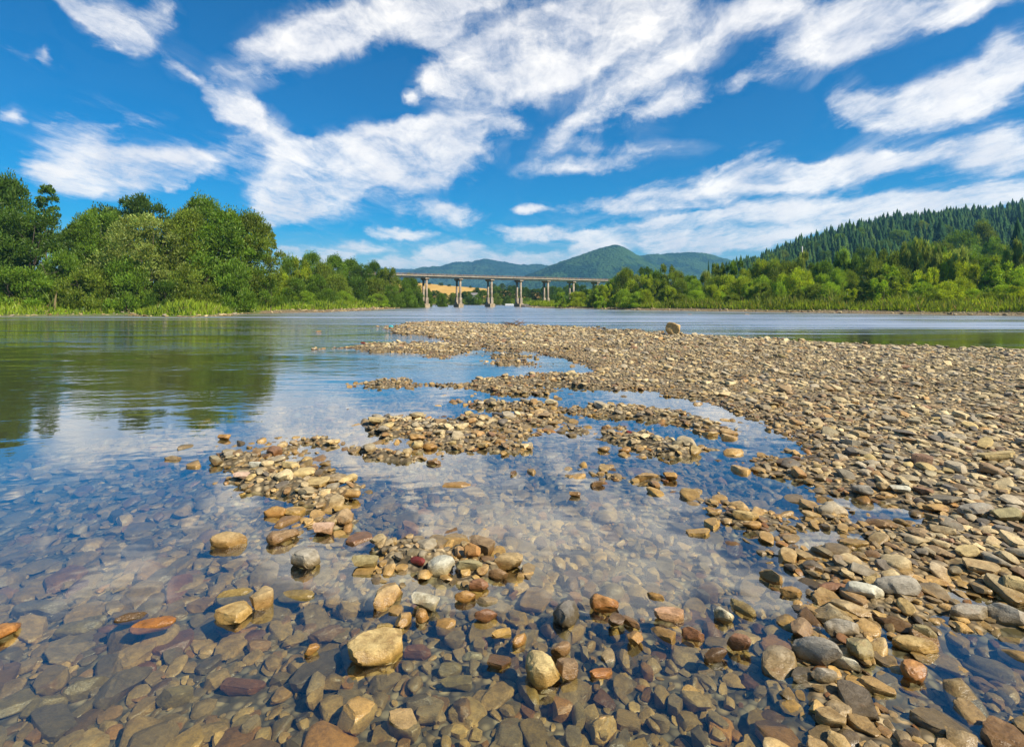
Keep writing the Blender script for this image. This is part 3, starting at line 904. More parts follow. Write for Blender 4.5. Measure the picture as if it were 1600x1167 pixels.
# stones that the photograph lets you single out: x, y, width, height (photograph pixels), kind, colour, turn (degrees, 90 = along the river), how far out of the water, label
CR, TN, GY, DG, BR, OC, OR, RB, RD, OL, PG, DB, PK = ((.43, .325, .14), (.35, .25, .115), (.28, .25, .19), (.13, .12, .10), (.25, .17, .09), (.35, .22, .075), (.35, .18, .055), (.235, .125, .065),
                                                   (.17, .022, .015), (.27, .23, .11), (.44, .42, .32), (.13, .085, .045), (.46, .32, .22))
HERO = [
    (587, 1012, 88, 62, 'slab', CR, 20, 2, 'large flat cream slab with a wet rusty brown edge'),
    (605, 930, 36, 52, 'block', TN, 75, 2, 'knobbly upright tan stone with a dark wet foot'),
    (689, 888, 43, 36, 'wedge', PG, 20, 2, 'pale grey lumpy stone with a pointed hump'),
    (738, 870, 27, 22, 'block', OR, 5, 2, 'bright orange layered block at the rim of the stone heap'),
    (750, 856, 44, 30, 'wedge', BR, -30, 2, 'brown wedge leaning behind the bright orange block'),
    (794, 880, 50, 29, 'block', TN, -10, 2, 'beige brown block at the right-hand end of the near heap'),
    (653, 883, 27, 12, 'long', RD, -25, 2, 'small deep red flat sliver of stone in the heap'),
    (570, 881, 42, 24, 'block', OL, 5, 2, 'mossy ochre block at the left-hand end of the near heap'),
    (727, 931, 34, 20, 'egg', OC, 10, 2, 'egg-shaped ochre stone with a small hollow'),
    (663, 943, 48, 28, 'block', PG, -12, 2, 'pale greenish grey block below the lumpy grey stone'),
    (882, 960, 44, 50, 'wedge', DG, 70, 2, 'dark grey shiny wedge standing out of the shallow water'),
    (944, 943, 46, 29, 'round', OR, 0, 2, 'heart-shaped orange brown stone lying in the shallow water'),
    (1045, 958, 48, 24, 'slab', PK, -5, 2, 'pinkish white slab with a reddish lower edge'),
    (846, 1052, 62, 56, 'wedge', CR, 70, 2, 'big cream boulder with a dark left flank at the bottom'),
    (886, 1046, 38, 40, 'round', BR, 80, 2, 'round brown stone touching the big cream boulder'),
    (876, 1014, 34, 24, 'egg', BR, 20, 2, 'rounded glossy brown stone above the big cream boulder'),
    (759, 960, 37, 21, 'egg', RB, 10, 2, 'reddish brown egg-shaped stone half out of the water'),
    (696, 968, 34, 32, 'wedge', TN, 60, 1, 'tan triangular stone with its lower half under water'),
    (652, 997, 44, 30, 'block', RB, 0, 0, 'rusty red stone under water right beside the cream slab'),
    (562, 991, 22, 52, 'long', GY, 60, 1, 'long grey bar-shaped stone pointing at the cream slab'),
    (630, 966, 25, 32, 'egg', TN, 75, 2, 'upright tan pebble below the pale greenish block'),
    (659, 961, 24, 24, 'wedge', OC, 80, 2, 'pointed ochre stone beside the upright tan pebble'),
    (600, 973, 31, 25, 'round', OL, 30, 1, 'round olive tan disc just above the cream slab'),
    (783, 984, 31, 22, 'wedge', CR, 20, 1, 'yellow wedge with fine cracks lying half awash'),
    (838, 921, 50, 38, 'slab', TN, 70, 0, 'tan slab under water with a rusty upper edge'),
    (733, 890, 42, 20, 'slab', OL, 0, 2, 'flat olive grey slab below the orange block'),
    (755, 893, 17, 25, 'long', TN, 70, 2, 'narrow upright tan splinter beside the flat olive slab'),
    (778, 896, 31, 18, 'egg', BR, -10, 2, 'smooth brown oval with a paler middle, partly awash'),
    (748, 914, 31, 21, 'block', RB, 0, 2, 'dark red-brown block with a pale top edge'),
    (760, 933, 37, 23, 'round', GY, 10, 1, 'grey green boulder right of the ochre egg'),
    (812, 998, 30, 22, 'long', OC, 40, 2, 'yellow and brown stone with a hole, half awash'),
    (780, 1028, 36, 28, 'slab', DB, -10, 1, 'dark brown block with a thin wet edge breaking the surface'),
    (738, 1000, 32, 18, 'egg', PG, 10, 0, 'pale green pebble under water'),
    (703, 1021, 40, 30, 'round', OL, 20, 0, 'olive brown rounded stone under water right of the rusty one'),
    (712, 1044, 52, 28, 'wedge', OL, 10, 0, 'large pale olive slab under water near the bottom'),
    (992, 998, 27, 28, 'round', OC, 70, 2, 'orange tan knob rising from the water'),
    (964, 970, 25, 24, 'block', DB, 60, 2, 'dark brown lump below the orange heart-shaped stone'),
    (986, 968, 18, 24, 'long', BR, -50, 2, 'slim brown splinter beside the dark brown lump'),
    (939, 1045, 40, 18, 'slab', OR, 15, 1, 'flat orange brown stone barely above the water'),
    (950, 1018, 26, 36, 'wedge', GY, 95, 1, 'grey brown ridge-shaped stone mostly under water'),
    (1035, 984, 40, 34, 'wedge', TN, -40, 1, 'angular tan stone with a pale corner above the water'),
    (1025, 926, 30, 22, 'egg', TN, -30, 1, 'beige oval stone ringed by still water'),
    (357, 845, 54, 26, 'long', TN, 6, 2, 'smooth foot-shaped tan stone standing in the still water'),
    (364, 957, 56, 42, 'slab', CR, 12, 3, 'pale cream block with a dark shaded front in the shallow water'),
    (407, 937, 37, 33, 'wedge', TN, -50, 2, 'brown pyramid-shaped stone beside the pale cream block'),
    (367, 921, 56, 26, 'long', OL, 28, 1, 'long olive stone awash behind the pale cream block'),
    (463, 923, 60, 18, 'long', OL, -4, 1, 'boat-shaped olive stone lying low in the water'),
    (479, 877, 42, 34, 'block', GY, -20, 2, 'speckled grey block with a brown right-hand side'),
    (442, 838, 28, 30, 'round', BR, 50, 2, 'round brown stone at the lower end of the left-hand heap'),
    (505, 829, 34, 23, 'block', PK, 10, 2, 'pinkish tan block below the left-hand heap'),
    (430, 799, 33, 19, 'wedge', OC, 10, 2, 'rusty orange wedge mirrored in the still water'),
    (460, 797, 28, 17, 'slab', CR, -15, 2, 'small cream slab beside the rusty orange wedge'),
    (487, 1012, 20, 20, 'block', OC, 30, 2, 'small golden yellow lump in the shallow water'),
    (2, 988, 30, 56, 'block', OR, 80, 3, 'orange brown stone cut off by the left-hand edge of the picture'),
    (239, 967, 64, 20, 'long', OR, 22, 1, 'long orange stone whose back just breaks the surface'),
    (205, 957, 48, 18, 'long', DB, 28, 1, 'rust brown stone awash next to the long orange one'),
    (380, 1027, 66, 30, 'slab', RB, 0, 0, 'reddish diamond-shaped slab under water'),
    (447, 1036, 28, 56, 'long', TN, 65, 0, 'long tan stone lying under water near the bottom'),
    (456, 1001, 32, 36, 'egg', TN, 60, 0, 'tan oval stone under water left of the golden lump'),
    (273, 1041, 52, 40, 'round', OL, 20, 0, 'big round olive stone under water near the bottom'),
    (511, 968, 58, 38, 'egg', BR, 28, 0, 'big smooth brown oval under water left of the cream slab'),
    (228, 996, 30, 28, 'round', RB, 50, 0, 'round reddish stone under water below the long orange one'),
    (70, 1046, 62, 38, 'egg', OL, 35, 0, 'long olive stone on the river bed near the bottom left corner'),
    (135, 1024, 66, 42, 'long', OL, 35, 0, 'olive grey stone on the river bed, rounded and elongated'),
    (22, 1038, 56, 50, 'slab', OL, 50, 0, 'broad olive slab on the river bed in the bottom left corner'),
    (120, 940, 66, 30, 'long', OL, 20, 0, 'elongated grey olive stone on the river bed, left of the rust brown one'),
    (66, 902, 82, 28, 'long', GY, 12, 0, 'long grey stone on the river bed under the blue reflection'),
    (150, 928, 34, 24, 'round', OL, 10, 0, 'rounded khaki stone on the river bed'),
    (317, 912, 46, 24, 'slab', TN, 25, 0, 'brown rectangular slab on the river bed behind the long olive stone'),
    (1276, 1028, 74, 54, 'wedge', GY, -30, 3, 'largest grey brown wedge at the near corner of the gravel bar'),
    (1402, 929, 66, 38, 'wedge', GY, -10, 3, 'big saddle-shaped grey stone on the gravel bar'),
    (1350, 933, 58, 28, 'long', PG, -15, 3, 'smooth grey stone leaning on the saddle-shaped one'),
    (1316, 986, 54, 31, 'block', GY, 0, 3, 'faceted grey brown boulder above the largest wedge'),
    (1252, 986, 35, 40, 'round', BR, 60, 3, 'round brown boulder at the water edge of the bar'),
    (1416, 953, 24, 33, 'egg', CR, 75, 3, 'golden upright stone below the saddle-shaped grey one'),
    (1344, 1020, 40, 44, 'block', OL, 70, 3, 'olive brown upright slab right of the largest wedge'),
    (1428, 1049, 40, 36, 'egg', OR, 120, 2, 'orange brown oval at the edge of the pool on the bar'),
    (1430, 1007, 64, 24, 'long', CR, -20, 2, 'long cream brown stone dipping into the pool on the bar'),
    (1444, 989, 32, 28, 'block', OL, -30, 2, 'dark olive block at the head of the pool on the bar'),
    (1518, 961, 64, 27, 'long', GY, -5, 3, 'grey cylinder-shaped stone beside the pool on the bar'),
    (1574, 967, 54, 40, 'block', GY, -20, 3, 'grey brown boulder right of the grey cylinder-shaped stone'),
    (1590, 925, 42, 36, 'block', CR, -25, 3, 'cream block at the right-hand edge of the picture'),
    (1535, 897, 48, 29, 'slab', TN, -25, 3, 'brown flat slab left of the cream block'),
    (1511, 874, 38, 20, 'slab', CR, 0, 3, 'pale cream rounded slab on the gravel bar'),
    (1572, 818, 44, 28, 'round', OL, 10, 3, 'rounded olive brown boulder on the bar at the right'),
    (1525, 809, 50, 24, 'wedge', GY, -10, 3, 'grey wedge left of the olive brown boulder'),
    (1320, 1038, 44, 24, 'long', PG, -35, 3, 'pale greenish grey finger-shaped stone'),
    (1288, 1060, 40, 26, 'round', GY, 0, 3, 'grey rounded stone under the largest wedge'),
    (1253, 1052, 34, 30, 'slab', DG, 30, 2, 'dark grey slab at the bottom below the largest wedge'),
    (1118, 1022, 40, 23, 'wedge', DB, 18, 2, 'dark brown stone tilted in the shallow water'),
    (1155, 1005, 36, 30, 'block', RB, -30, 2, 'reddish tan stone with a mottled top in the shallows'),
    (1083, 989, 35, 22, 'block', RB, -10, 2, 'dark red-brown stone raised on others in the shallows'),
    (1159, 946, 22, 32, 'long', OL, 120, 2, 'olive grey stone tilted out of the shallows'),
    (1131, 960, 28, 25, 'round', PG, -30, 2, 'pale greenish rounded stone left of the tilted olive one'),
    (1204, 899, 33, 23, 'wedge', TN, -45, 2, 'tan brown wedge alone in the water near the bar'),
    (1236, 922, 34, 17, 'slab', TN, -5, 2, 'tan flat stone at the tip of the bar'),
    (1092, 828, 38, 17, 'slab', CR, 0, 1, 'cream stone ringed by a bright rim of water'),
    (1112, 816, 24, 20, 'slab', CR, -25, 2, 'small cream stone right above the ringed one'),
    (1166, 809, 42, 15, 'slab', CR, -8, 3, 'yellow cream flat stone on the tip of the gravel tongue'),
    (1175, 823, 29, 15, 'egg', OC, 0, 3, 'ochre oval below the yellow cream flat stone'),
    (1302, 921, 46, 14, 'long', RB, -8, 2, 'long purplish red stone beside the small rill'),
    (1344, 688, 26, 14, 'block', TN, 15, 3, 'pinkish tan block standing out on the dry gravel'),
    (1406, 772, 30, 15, 'round', PG, 0, 3, 'pale whitish oval pebble on the dry gravel'),
    (1382, 768, 24, 16, 'round', TN, 0, 3, 'light round pebble left of the pale whitish one'),
    (1462, 800, 38, 16, 'egg', OC, 0, 3, 'yellow brown oval on the gravel bar'),
    (1560, 722, 54, 16, 'slab', CR, -3, 3, 'broad pale flat slab lying on the dry gravel'),
    (1347, 772, 24, 20, 'egg', GY, -40, 2, 'grey brown oval at the end of the small pool'),
    (589, 663, 27, 12, 'slab', CR, 18, 3, 'pale tan slab on the left-hand tip of the middle islet'),
    (606, 670, 20, 12, 'egg', CR, 0, 3, 'light oval next to the pale tan slab on the middle islet'),
    (651, 684, 27, 14, 'round', OC, 15, 3, 'brown ochre boulder in the middle islet'),
    (651, 700, 20, 13, 'round', CR, -10, 2, 'yellow cream pebble below the brown ochre boulder'),
    (671, 698, 24, 12, 'egg', OC, -15, 2, 'ochre pebble right of the yellow cream one'),
    (713, 754, 48, 12, 'block', TN, 0, 1, 'box-shaped tan stone lying alone just under the surface'),
    (742, 741, 22, 11, 'slab', PK, 10, 0, 'pinkish oval above the box-shaped tan stone, under water'),
    (783, 692, 21, 12, 'round', OC, 0, 2, 'brown rounded stone at the right-hand end of the middle islet'),
    (754, 697, 19, 11, 'slab', CR, 10, 2, 'cream pebble on the right-hand part of the middle islet'),
    (802, 737, 9, 16, 'block', DB, 70, 3, 'small dark upright stone alone in the water'),
    (678, 721, 24, 8, 'long', BR, -5, 2, 'flat brown stone alone just below the middle islet'),
    (473, 746, 39, 19, 'block', CR, 8, 3, 'long cream block on top of the left-hand heap'),
    (497, 758, 34, 19, 'slab', CR, 5, 3, 'cream slab right of the long cream block'),
    (454, 733, 30, 12, 'slab', CR, 0, 3, 'pale slab behind the long cream block'),
    (401, 733, 24, 8, 'slab', PG, 10, 2, 'light grey flat stone on the left of the heap'),
    (478, 719, 20, 12, 'egg', CR, -10, 3, 'pale oval near the top of the left-hand heap'),
    (546, 775, 37, 15, 'egg', OC, -5, 2, 'ochre oval at the lower right-hand edge of the heap'),
    (535, 795, 30, 12, 'block', CR, 2, 2, 'cream block-shaped stone below the ochre oval'),
    (427, 708, 24, 18, 'wedge', RB, -40, 3, 'reddish brown stone at the far end of the left-hand heap'),
    (351, 683, 20, 11, 'round', OC, 5, 2, 'lone ochre stone in the water beyond the left-hand heap'),
    (543, 755, 15, 20, 'wedge', CR, 60, 2, 'small cream wedge on the right flank of the heap'),
    (376, 750, 26, 12, 'wedge', PK, 5, 2, 'pinkish tan stone on the left flank of the heap'),
    (270, 714, 24, 8, 'wedge', GY, 5, 2, 'lone pale rock in the open water left of the heap'),
    (943, 701, 20, 9, 'egg', TN, -5, 2, 'yellow grey pebble on the narrow gravel tongue'),
    (976, 703, 20, 10, 'egg', OC, 0, 2, 'tan pebble right of the yellow grey one on the tongue'),
    (1047, 745, 20, 17, 'round', OC, 10, 3, 'mustard yellow boulder at the tip of the short gravel tongue'),
    (1009, 745, 38, 13, 'slab', TN, 8, 2, 'flat tan stone left of the mustard yellow boulder'),
    (933, 754, 24, 9, 'slab', BR, 12, 2, 'flat brown stone at the start of the short gravel tongue'),
    (898, 771, 18, 10, 'round', BR, 0, 2, 'small brown stone alone near the short gravel tongue'),
    (568, 541, 7, 4, 'block', RD, 0, 3, 'tiny bright red stone on the farthest gravel strip'),
    (983, 681, 9, 5, 'slab', RD, 20, 3, 'tiny bright red stone on the narrow gravel tongue'),
]
HERO_MESH = {}
for kd in ('round', 'egg', 'slab', 'block', 'wedge', 'long'):
    for var in range(4):
        pv, pf = stone_shape(900 + 7 * var + 31 * len(kd) + ord(kd[0]), kd, 3)
        me = mesh_np('stone_' + kd, pv, pf, True)
        me.set_sharp_from_angle(angle=math.radians(26))
        me.materials.append(MAT['stone'])
        HERO_MESH[kd, var] = me

hero_xy = []


def make_stone(kind, var, color, x, y, z, L, W, T, yaw, tx, ty, label, group, cat='stone'):
    o = obj('river_stone', HERO_MESH[kind, var], None, None, (x, y, z), (0, 0, 0), (L, W, T))
    o.rotation_euler = (tx, ty, yaw)
    o.color = (*color, 1)
    return tag(o, label, cat, group)


for i, (px, py, w, hh, kind, colr, yaw, emerge, label) in enumerate(HERO):
    r = random.Random(i * 7 + 1)
    x, Y = ground_xy(px, py, 0.02)
    h = gz(x, Y)
    wm = w * Y / FOC
    T = {'slab': .25, 'long': .46, 'egg': .56, 'round': .64, 'block': .62, 'wedge': .68}[kind] * wm
    T = min(T, 0.75 * hh * Y / FOC) + 0.004
    D = max(hh - 0.72 * T * FOC / Y, 0.25 * hh) * Y * Y / (FOC * CAM_H)
    D = min(max(D, 0.42 * wm), 2.0 * wm)
    yr = math.radians(yaw)
    # a box turned by the yaw must span wm across and D in depth
    ca, sa = abs(math.cos(yr)), abs(math.sin(yr))
    if sa > 0.72:
        L, W = D / max(sa, .6), wm * 0.92
    elif ca > 0.9:
        L, W = wm, D * 0.95
    else:
        s = math.hypot(wm, D)
        L, W = s * 0.88, min(wm, D) * 0.75
    # the photographed outline is the part above water for stones that stand out of it
    if emerge == 0:
        z = min(h + T * 0.3, -0.012 - T * 0.5) if h < -0.03 else h + T * 0.2
    elif emerge == 1:
        z = max(h + T * 0.2, 0.012 - T * 0.38)
    elif emerge == 2:
        T *= 1.15
        z = max(h + T * 0.36, T * 0.27)
    else:
        z = max(h + T * 0.46, T * 0.36)
    make_stone(kind, r.randrange(4), colr, x, Y, z, L, W, T, yr, r.uniform(-.12, .12), r.uniform(-.12, .12), label, None)
    hero_xy.append((x, Y, 0.42 * max(wm, 0.05), z + T / 2))
hero_xy = np.array(hero_xy)

BANDS = [scatter(0.9, 4.6, .115, .096, .06, .20, -0.9, 1), scatter(0.9, 4.6, .056, .046, .026, .10, -0.6, 2),
         scatter(4.6, 9.5, .145, .094, .06, .23, -0.6, 3), scatter(4.6, 9.5, .082, .058, .032, .11, -0.22, 4),
         scatter(9.5, 19, .098, .062, .035, .25, -0.10, 5), scatter(19, 46, .16, .098, .055, .30, -0.05, 6, True),
         scatter(46, 130, .42, .26, .14, .5, -0.03, 12)]
# leave room for the stones placed one by one
for bi in range(4):
    S = BANDS[bi]
    d = np.hypot(S['x'][:, None] - hero_xy[None, :, 0], S['y'][:, None] - hero_xy[None, :, 1])
    k = ~((d < hero_xy[None, :, 2] + 0.25 * S['L'][:, None]) & ((S['z'] + S['T'] * .5)[:, None] > hero_xy[None, :, 3] - 0.035)).any(1)
    BANDS[bi] = take(S, k)

# the other stones that show largest: single objects too, named after their look and their neighbour
N_AUTO = 300 - len(HERO)
cand = []
for bi in (0, 2):
    S = BANDS[bi]
    px = 800 + FOC * S['x'] / S['y']
    py = HOR + FOC * (CAM_H - S['z']) / S['y']
    size = np.sqrt(S['L'] * S['W']) / np.maximum(S['y'], .1)
    size = np.where((px < 5) | (px > 1595) | (py > 1160), 0, size)
    size = size * np.where(S['z'] > 0, 1.25, 1.0)
    cand += [(float(size[i]), bi, i, float(px[i]), float(py[i])) for i in range(S['n'])]
cand.sort(reverse=True)
cand = cand[:N_AUTO]
used_labels = {}
SHAPE = {'round': 'rounded', 'egg': 'oval', 'slab': 'flat', 'block': 'blocky', 'wedge': 'wedge-shaped', 'long': 'elongated'}
plans = []
for sz, bi, i, px, py in cand:
    S = BANDS[bi]
    kd = KINDS[S['ki'][i]]
    best = min(range(len(HERO)), key=lambda j: math.hypot((HERO[j][0] - px), (HERO[j][1] - py) * 1.6))
    hx, hy = HERO[best][0], HERO[best][1]
    dx, dy = px - hx, (py - hy) * 1.6
    rel = ('right of' if dx > 0 else 'left of') if abs(dx) > abs(dy) else ('just below' if dy > 0 else 'just above')
    words_ = HERO[best][8].split()
    stop = {'with', 'lying', 'beside', 'standing', 'leaning', 'under', 'near', 'below', 'above', 'behind', 'right', 'left', 'at', 'on', 'in', 'half', 'partly', 'mostly', 'mirrored', 'rising',
            'barely', 'whose', 'alone', 'awash', 'ringed', 'cut', 'raised', 'tilted', 'dipping', 'touching', 'pointing', 'next', 'standing', 'from', 'of', 'barely', 'just', 'out', 'by'}
    short = []
    for w_ in words_:
        if w_.strip(',') in stop:
            break
        short.append(w_.strip(','))
    short = ' '.join(short[:5])
    lv = 'sunken' if S['z'][i] + S['T'][i] * .5 < 0 else ('wet' if S['z'][i] < 0.03 else 'dry')
    lab = f"{lv} {PAL_NAME[S['ci'][i]]} {SHAPE[kd]} stone {rel} the {short}"
    plans.append((lab, bi, i, kd))
    used_labels[lab] = used_labels.get(lab, 0) + 1
kill = {0: set(), 2: set()}
for lab, bi, i, kd in plans:
    S = BANDS[bi]
    kill[bi].add(i)
    grp = 'stones alike in look and neighbour: ' + lab if used_labels[lab] > 1 else None
    make_stone(kd, int(S['v'][i]), tuple(PAL[S['ci'][i]] * S['br'][i]), float(S['x'][i]), float(S['y'][i]), float(S['z'][i]), float(S['L'][i]), float(S['W'][i]),
               float(S['T'][i]), float(S['yaw'][i]), float(S['tx'][i]), float(S['ty'][i]), lab, grp)
for bi in kill:
    k = np.ones(BANDS[bi]['n'], dtype=bool)
    k[list(kill[bi])] = False
    BANDS[bi] = take(BANDS[bi], k)
for bi, (sub, lab) in enumerate([(2, 'loose river stones of the near shallows'), (1, 'small pebbles between the near stones'), (1, 'loose river stones a few steps away'),
                                 (1, 'small pebbles a few steps away'), (1, 'gravel of the bar farther out'), (0, 'gravel at the far end of the bar'), (0, 'gravel along the river banks')]):
    stone_mass('gravel', BANDS[bi], sub, lab)

# the lone boulder at the far edge of the bar
bx, by = ground_xy(1054, 523, 0.05)
bs = by / FOC
pv, pf = stone_shape(77, 'round', 4)
pv = pv + 0.035 * (fbm(pv[:, 0] * 7 + pv[:, 2] * 5, pv[:, 1] * 7 + 3, 4, 3) - .5)[:, None] * np.sign(pv)
me = mesh_np('boulder', pv, pf, True)
b = obj('boulder', me, MAT['stone'], None, (bx, by, gz(bx, by) + 8.5 * bs), (0.05, 0.08, 0.5), (26 * bs, 22 * bs, 23 * bs))
b.color = (.50, .33, .13, 1)
tag(b, 'big tan boulder standing alone at the far edge of the gravel bar', 'boulder')
for k, (px, py, w, lab) in enumerate([(1167, 491, 9, 'small pale rock in the water near the right-hand bank, downstream of the boulder'), (1078, 491, 7, 'flat rock breaking the far channel behind the lone boulder'),
                                      (497, 517, 10, 'lone brown rock breaking the rippled stream on the left'), (1168, 524, 8, 'small rock at the weedy margin right of the lone boulder')]):
    x, y = ground_xy(px, py, 0.03)
    o = make_stone('block', k % 4, TN, x, y, 0.0, w * y / FOC, w * .8 * y / FOC, 0.24 * w * y / FOC, .4 * k, 0, 0, lab, None, 'rock')

# a crumpled scrap of teal plastic on the tip of the bar
x, y = ground_xy(611, 511, 0.05)
pv, pf = ICO[2]
n = fbm(pv[:, 0] * 3, pv[:, 1] * 3 + pv[:, 2] * 2, 3, 3)
tag(obj('plastic_scrap', mesh_np('plastic_scrap', pv * (0.5 + n)[:, None] * (0.12, .07, .07), pf, False), MAT['teal'], None, (x, y, max(gz(x, y), 0) + .07)), 'tiny crumpled teal plastic scrap on the far tip of the bar', 'litter')


# ------------------------------------------------------------------ bridge
def bridge():
    A, B = np.array([(664 - 800) / FOC * 127, 127.0]), np.array([(893 - 800) / FOC * 151, 151.0])
    d = (B - A) / np.linalg.norm(B - A)
    nrm = np.array([-d[1], d[0]])
    span = np.linalg.norm(B - A) / 5
    rz = math.atan2(d[1], d[0])
    root = tag(empty('road_bridge', (A[0], A[1], 0), rz), 'long grey concrete road bridge on paired columns across the river', 'bridge')
    zb = 6.58               # underside of the girders at the first pier
    slope = 0.0
    L0, L1 = -3.0 * span, 6.75 * span

    def pt(s, t, z):
        return (s, t, z)
    # girders, one length per span
    for k in range(-3, 7):
        s0, s1 = k * span, min((k + 1) * span, L1)
        for t in (-.95, 0.0, .95):
            g = MB()
            c = ((s0 + s1) / 2, t, zb + slope * (s0 + s1) / 2 + 0.18)
            g.box(c, (s1 - s0 - .06, .42, .36))
            g.build('girder', MAT['deck'], root)
        g = MB()
        g.box(((s0 + s1) / 2, 0, zb + slope * (s0 + s1) / 2 + 0.36 + .062), (s1 - s0 - .03, 3.0, .12))
        g.build('deck_slab', MAT['deck'], root)
        for t in (-1.41, 1.41):
            r = MB()
            zz = zb + slope * (s0 + s1) / 2 + .485
            r.box(((s0 + s1) / 2, t, zz + .06), (s1 - s0 - .02, .16, .11))
            k_ = r.build('kerb_beam', MAT['rail'], root)
            r = MB()
            r.box(((s0 + s1) / 2, t, zz + .40), (s1 - s0 - .02, .09, .07))
            r.box(((s0 + s1) / 2, t, zz + .25), (s1 - s0 - .02, .06, .06))
            r.build('handrail', MAT['rail'], root)
            r = MB()
            for i in range(8):
                r.box((s0 + (i + .5) * span / 8, t, zz + .24), (.09, .08, .27))
            tag(r.build('railing_post', MAT['rail'], root), None, None, None, 'stuff')
    for k in range(-1, 7):
        s = k * span
        zt = zb + slope * s
        pr = empty('pier')
        pr.parent = root
        pr.location = (s, 0, 0)
        x, y = A + d * s
        g0 = gz(x, y) if k > 5 or k < 0 else -0.6
        cap = MB()
        # hammerhead: the cap widens upwards
        vs = [(-.32, -1.0, zt - .50), (.32, -1.0, zt - .50), (.32, 1.0, zt - .50), (-.32, 1.0, zt - .50), (-.48, -1.3, zt - .24), (.48, -1.3, zt - .24), (.48, 1.3, zt - .24), (-.48, 1.3, zt - .24),
              (-.48, -1.3, zt - .01), (.48, -1.3, zt - .01), (.48, 1.3, zt - .01), (-.48, 1.3, zt - .01)]
        q = [[3, 2, 1, 0], [8, 9, 10, 11]]
        for r in (0, 4):
            q += [[r + i, r + (i + 1) % 4, r + 4 + (i + 1) % 4, r + 4 + i] for i in range(4)]
        cap.add(vs, q)
        cap.build('pier_cap', MAT['concrete'], pr)
        for t in (-.8, .8):
            c = MB()
            c.tube([(0, t, max(g0, -.6)), (0, t, zt - .48)], [.26, .26], 12)
            c.build('column', MAT['concrete'], pr, True)
            if -1 < k < 5:
                p = MB()
                p.box((0, t, 1.5), (.66, .64, 1.4), bev=.03)
                p.build('column_base', MAT['concrete'], pr)
        if -1 < k < 5:
            f = MB()
            f.box((0, 0, .10), (1.25, 2.5, 1.4), bev=.06)
            f.build('footing', MAT['footing'], pr)
    ab = MB()
    x, y = A + d * (L1 + 1.2)
    ab.box((L1 + 1.2, 0, 2.9), (2.6, 3.4, 8.0), bev=.05)
    ab.build('abutment', MAT['concrete'], root)
    em = empty('bridge_end')
    bpy.data.objects.remove(em)
    return A, d, span


BR_A, BR_D, BR_S = bridge()


# ------------------------------------------------------------------ plants
def crown_mesh(seed, H, R, low, clumps, per, ll, lw, style):
    """leaf sprays spread through a crown of many uneven clumps"""
    r = np.random.default_rng(seed)
    P, A, Wd, T = [], [], [], []
    for c in range(clumps):
        t = r.uniform(0, 1) ** (0.85 if style != 'bush' else 1.0)
        prof = {'round': math.sin(math.pi * (0.12 + 0.80 * t)) ** .7, 'tall': math.sin(math.pi * (0.10 + 0.86 * t)) ** .8, 'airy': (1 - t) ** .6 * .9 + .08,
                'bush': math.sqrt(max(1 - t * t, 0)) * .95 + .05, 'spray': .55 + .45 * (1 - t)}[style]
        ang = r.uniform(0, 2 * math.pi)
        rad = R * prof * math.sqrt(r.uniform(.12, 1.0))
        rc = R * {'round': r.uniform(.13, .34), 'tall': r.uniform(.16, .42), 'airy': r.uniform(.12, .22), 'bush': r.uniform(.2, .36), 'spray': r.uniform(.14, .26)}[style]
        cz = H * (low + (1 - low) * t) - rc * .6
        ctr = np.array([math.cos(ang) * rad, math.sin(ang) * rad, max(cz, rc * .35)])
        dr = r.normal(size=(per, 3))
        dr /= np.linalg.norm(dr, axis=1)[:, None]
        dr[:, 2] = np.where(dr[:, 2] < -.35, -dr[:, 2] * .6, dr[:, 2])
        rr = rc * r.uniform(.15, 1.0, per) ** .5
        el = np.array([1, 1, {'spray': 2.3, 'tall': 1.6, 'airy': .9, 'round': 1.3, 'bush': 1.25}[style]])
        p = ctr + dr * rr[:, None] * el
        up = {'spray': 1.6, 'tall': .9, 'airy': .3, 'round': .8, 'bush': 1.0}[style]
        ax = dr * .8 + np.array([0, 0, up]) + r.normal(size=(per, 3)) * .45
        ax /= np.linalg.norm(ax, axis=1)[:, None]
        P.append(p); A.append(ax)
        Wd.append(np.cross(ax, r.normal(size=(per, 3))))
        T.append(np.full(per, r.uniform(.72, 1.3)) * r.uniform(.72, 1.32, per))
    P, A, Wd, T = map(np.concatenate, (P, A, Wd, T))
    Wd /= np.linalg.norm(Wd, axis=1)[:, None] + 1e-9
    k = P[:, 2] > 0.05
    P, A, Wd, T = P[k], A[k], Wd[k], T[k]
    n = len(P)
    l = ll * r.uniform(.6, 1.3, n)[:, None]
    w = lw * r.uniform(.7, 1.3, n)[:, None]
    v = np.stack([P - A * l * .5, P + Wd * w * .5, P + A * l * .5, P - Wd * w * .5], 1).reshape(-1, 3)
    f = np.arange(n * 4).reshape(n, 4)
    hue = r.uniform(.86, 1.14, n)
    tint = np.stack([T * hue, T, T * (2 - hue) * .9], 1)
    return mesh_np('crown', v, f, False, {'tint': np.repeat(tint, 4, axis=0)})


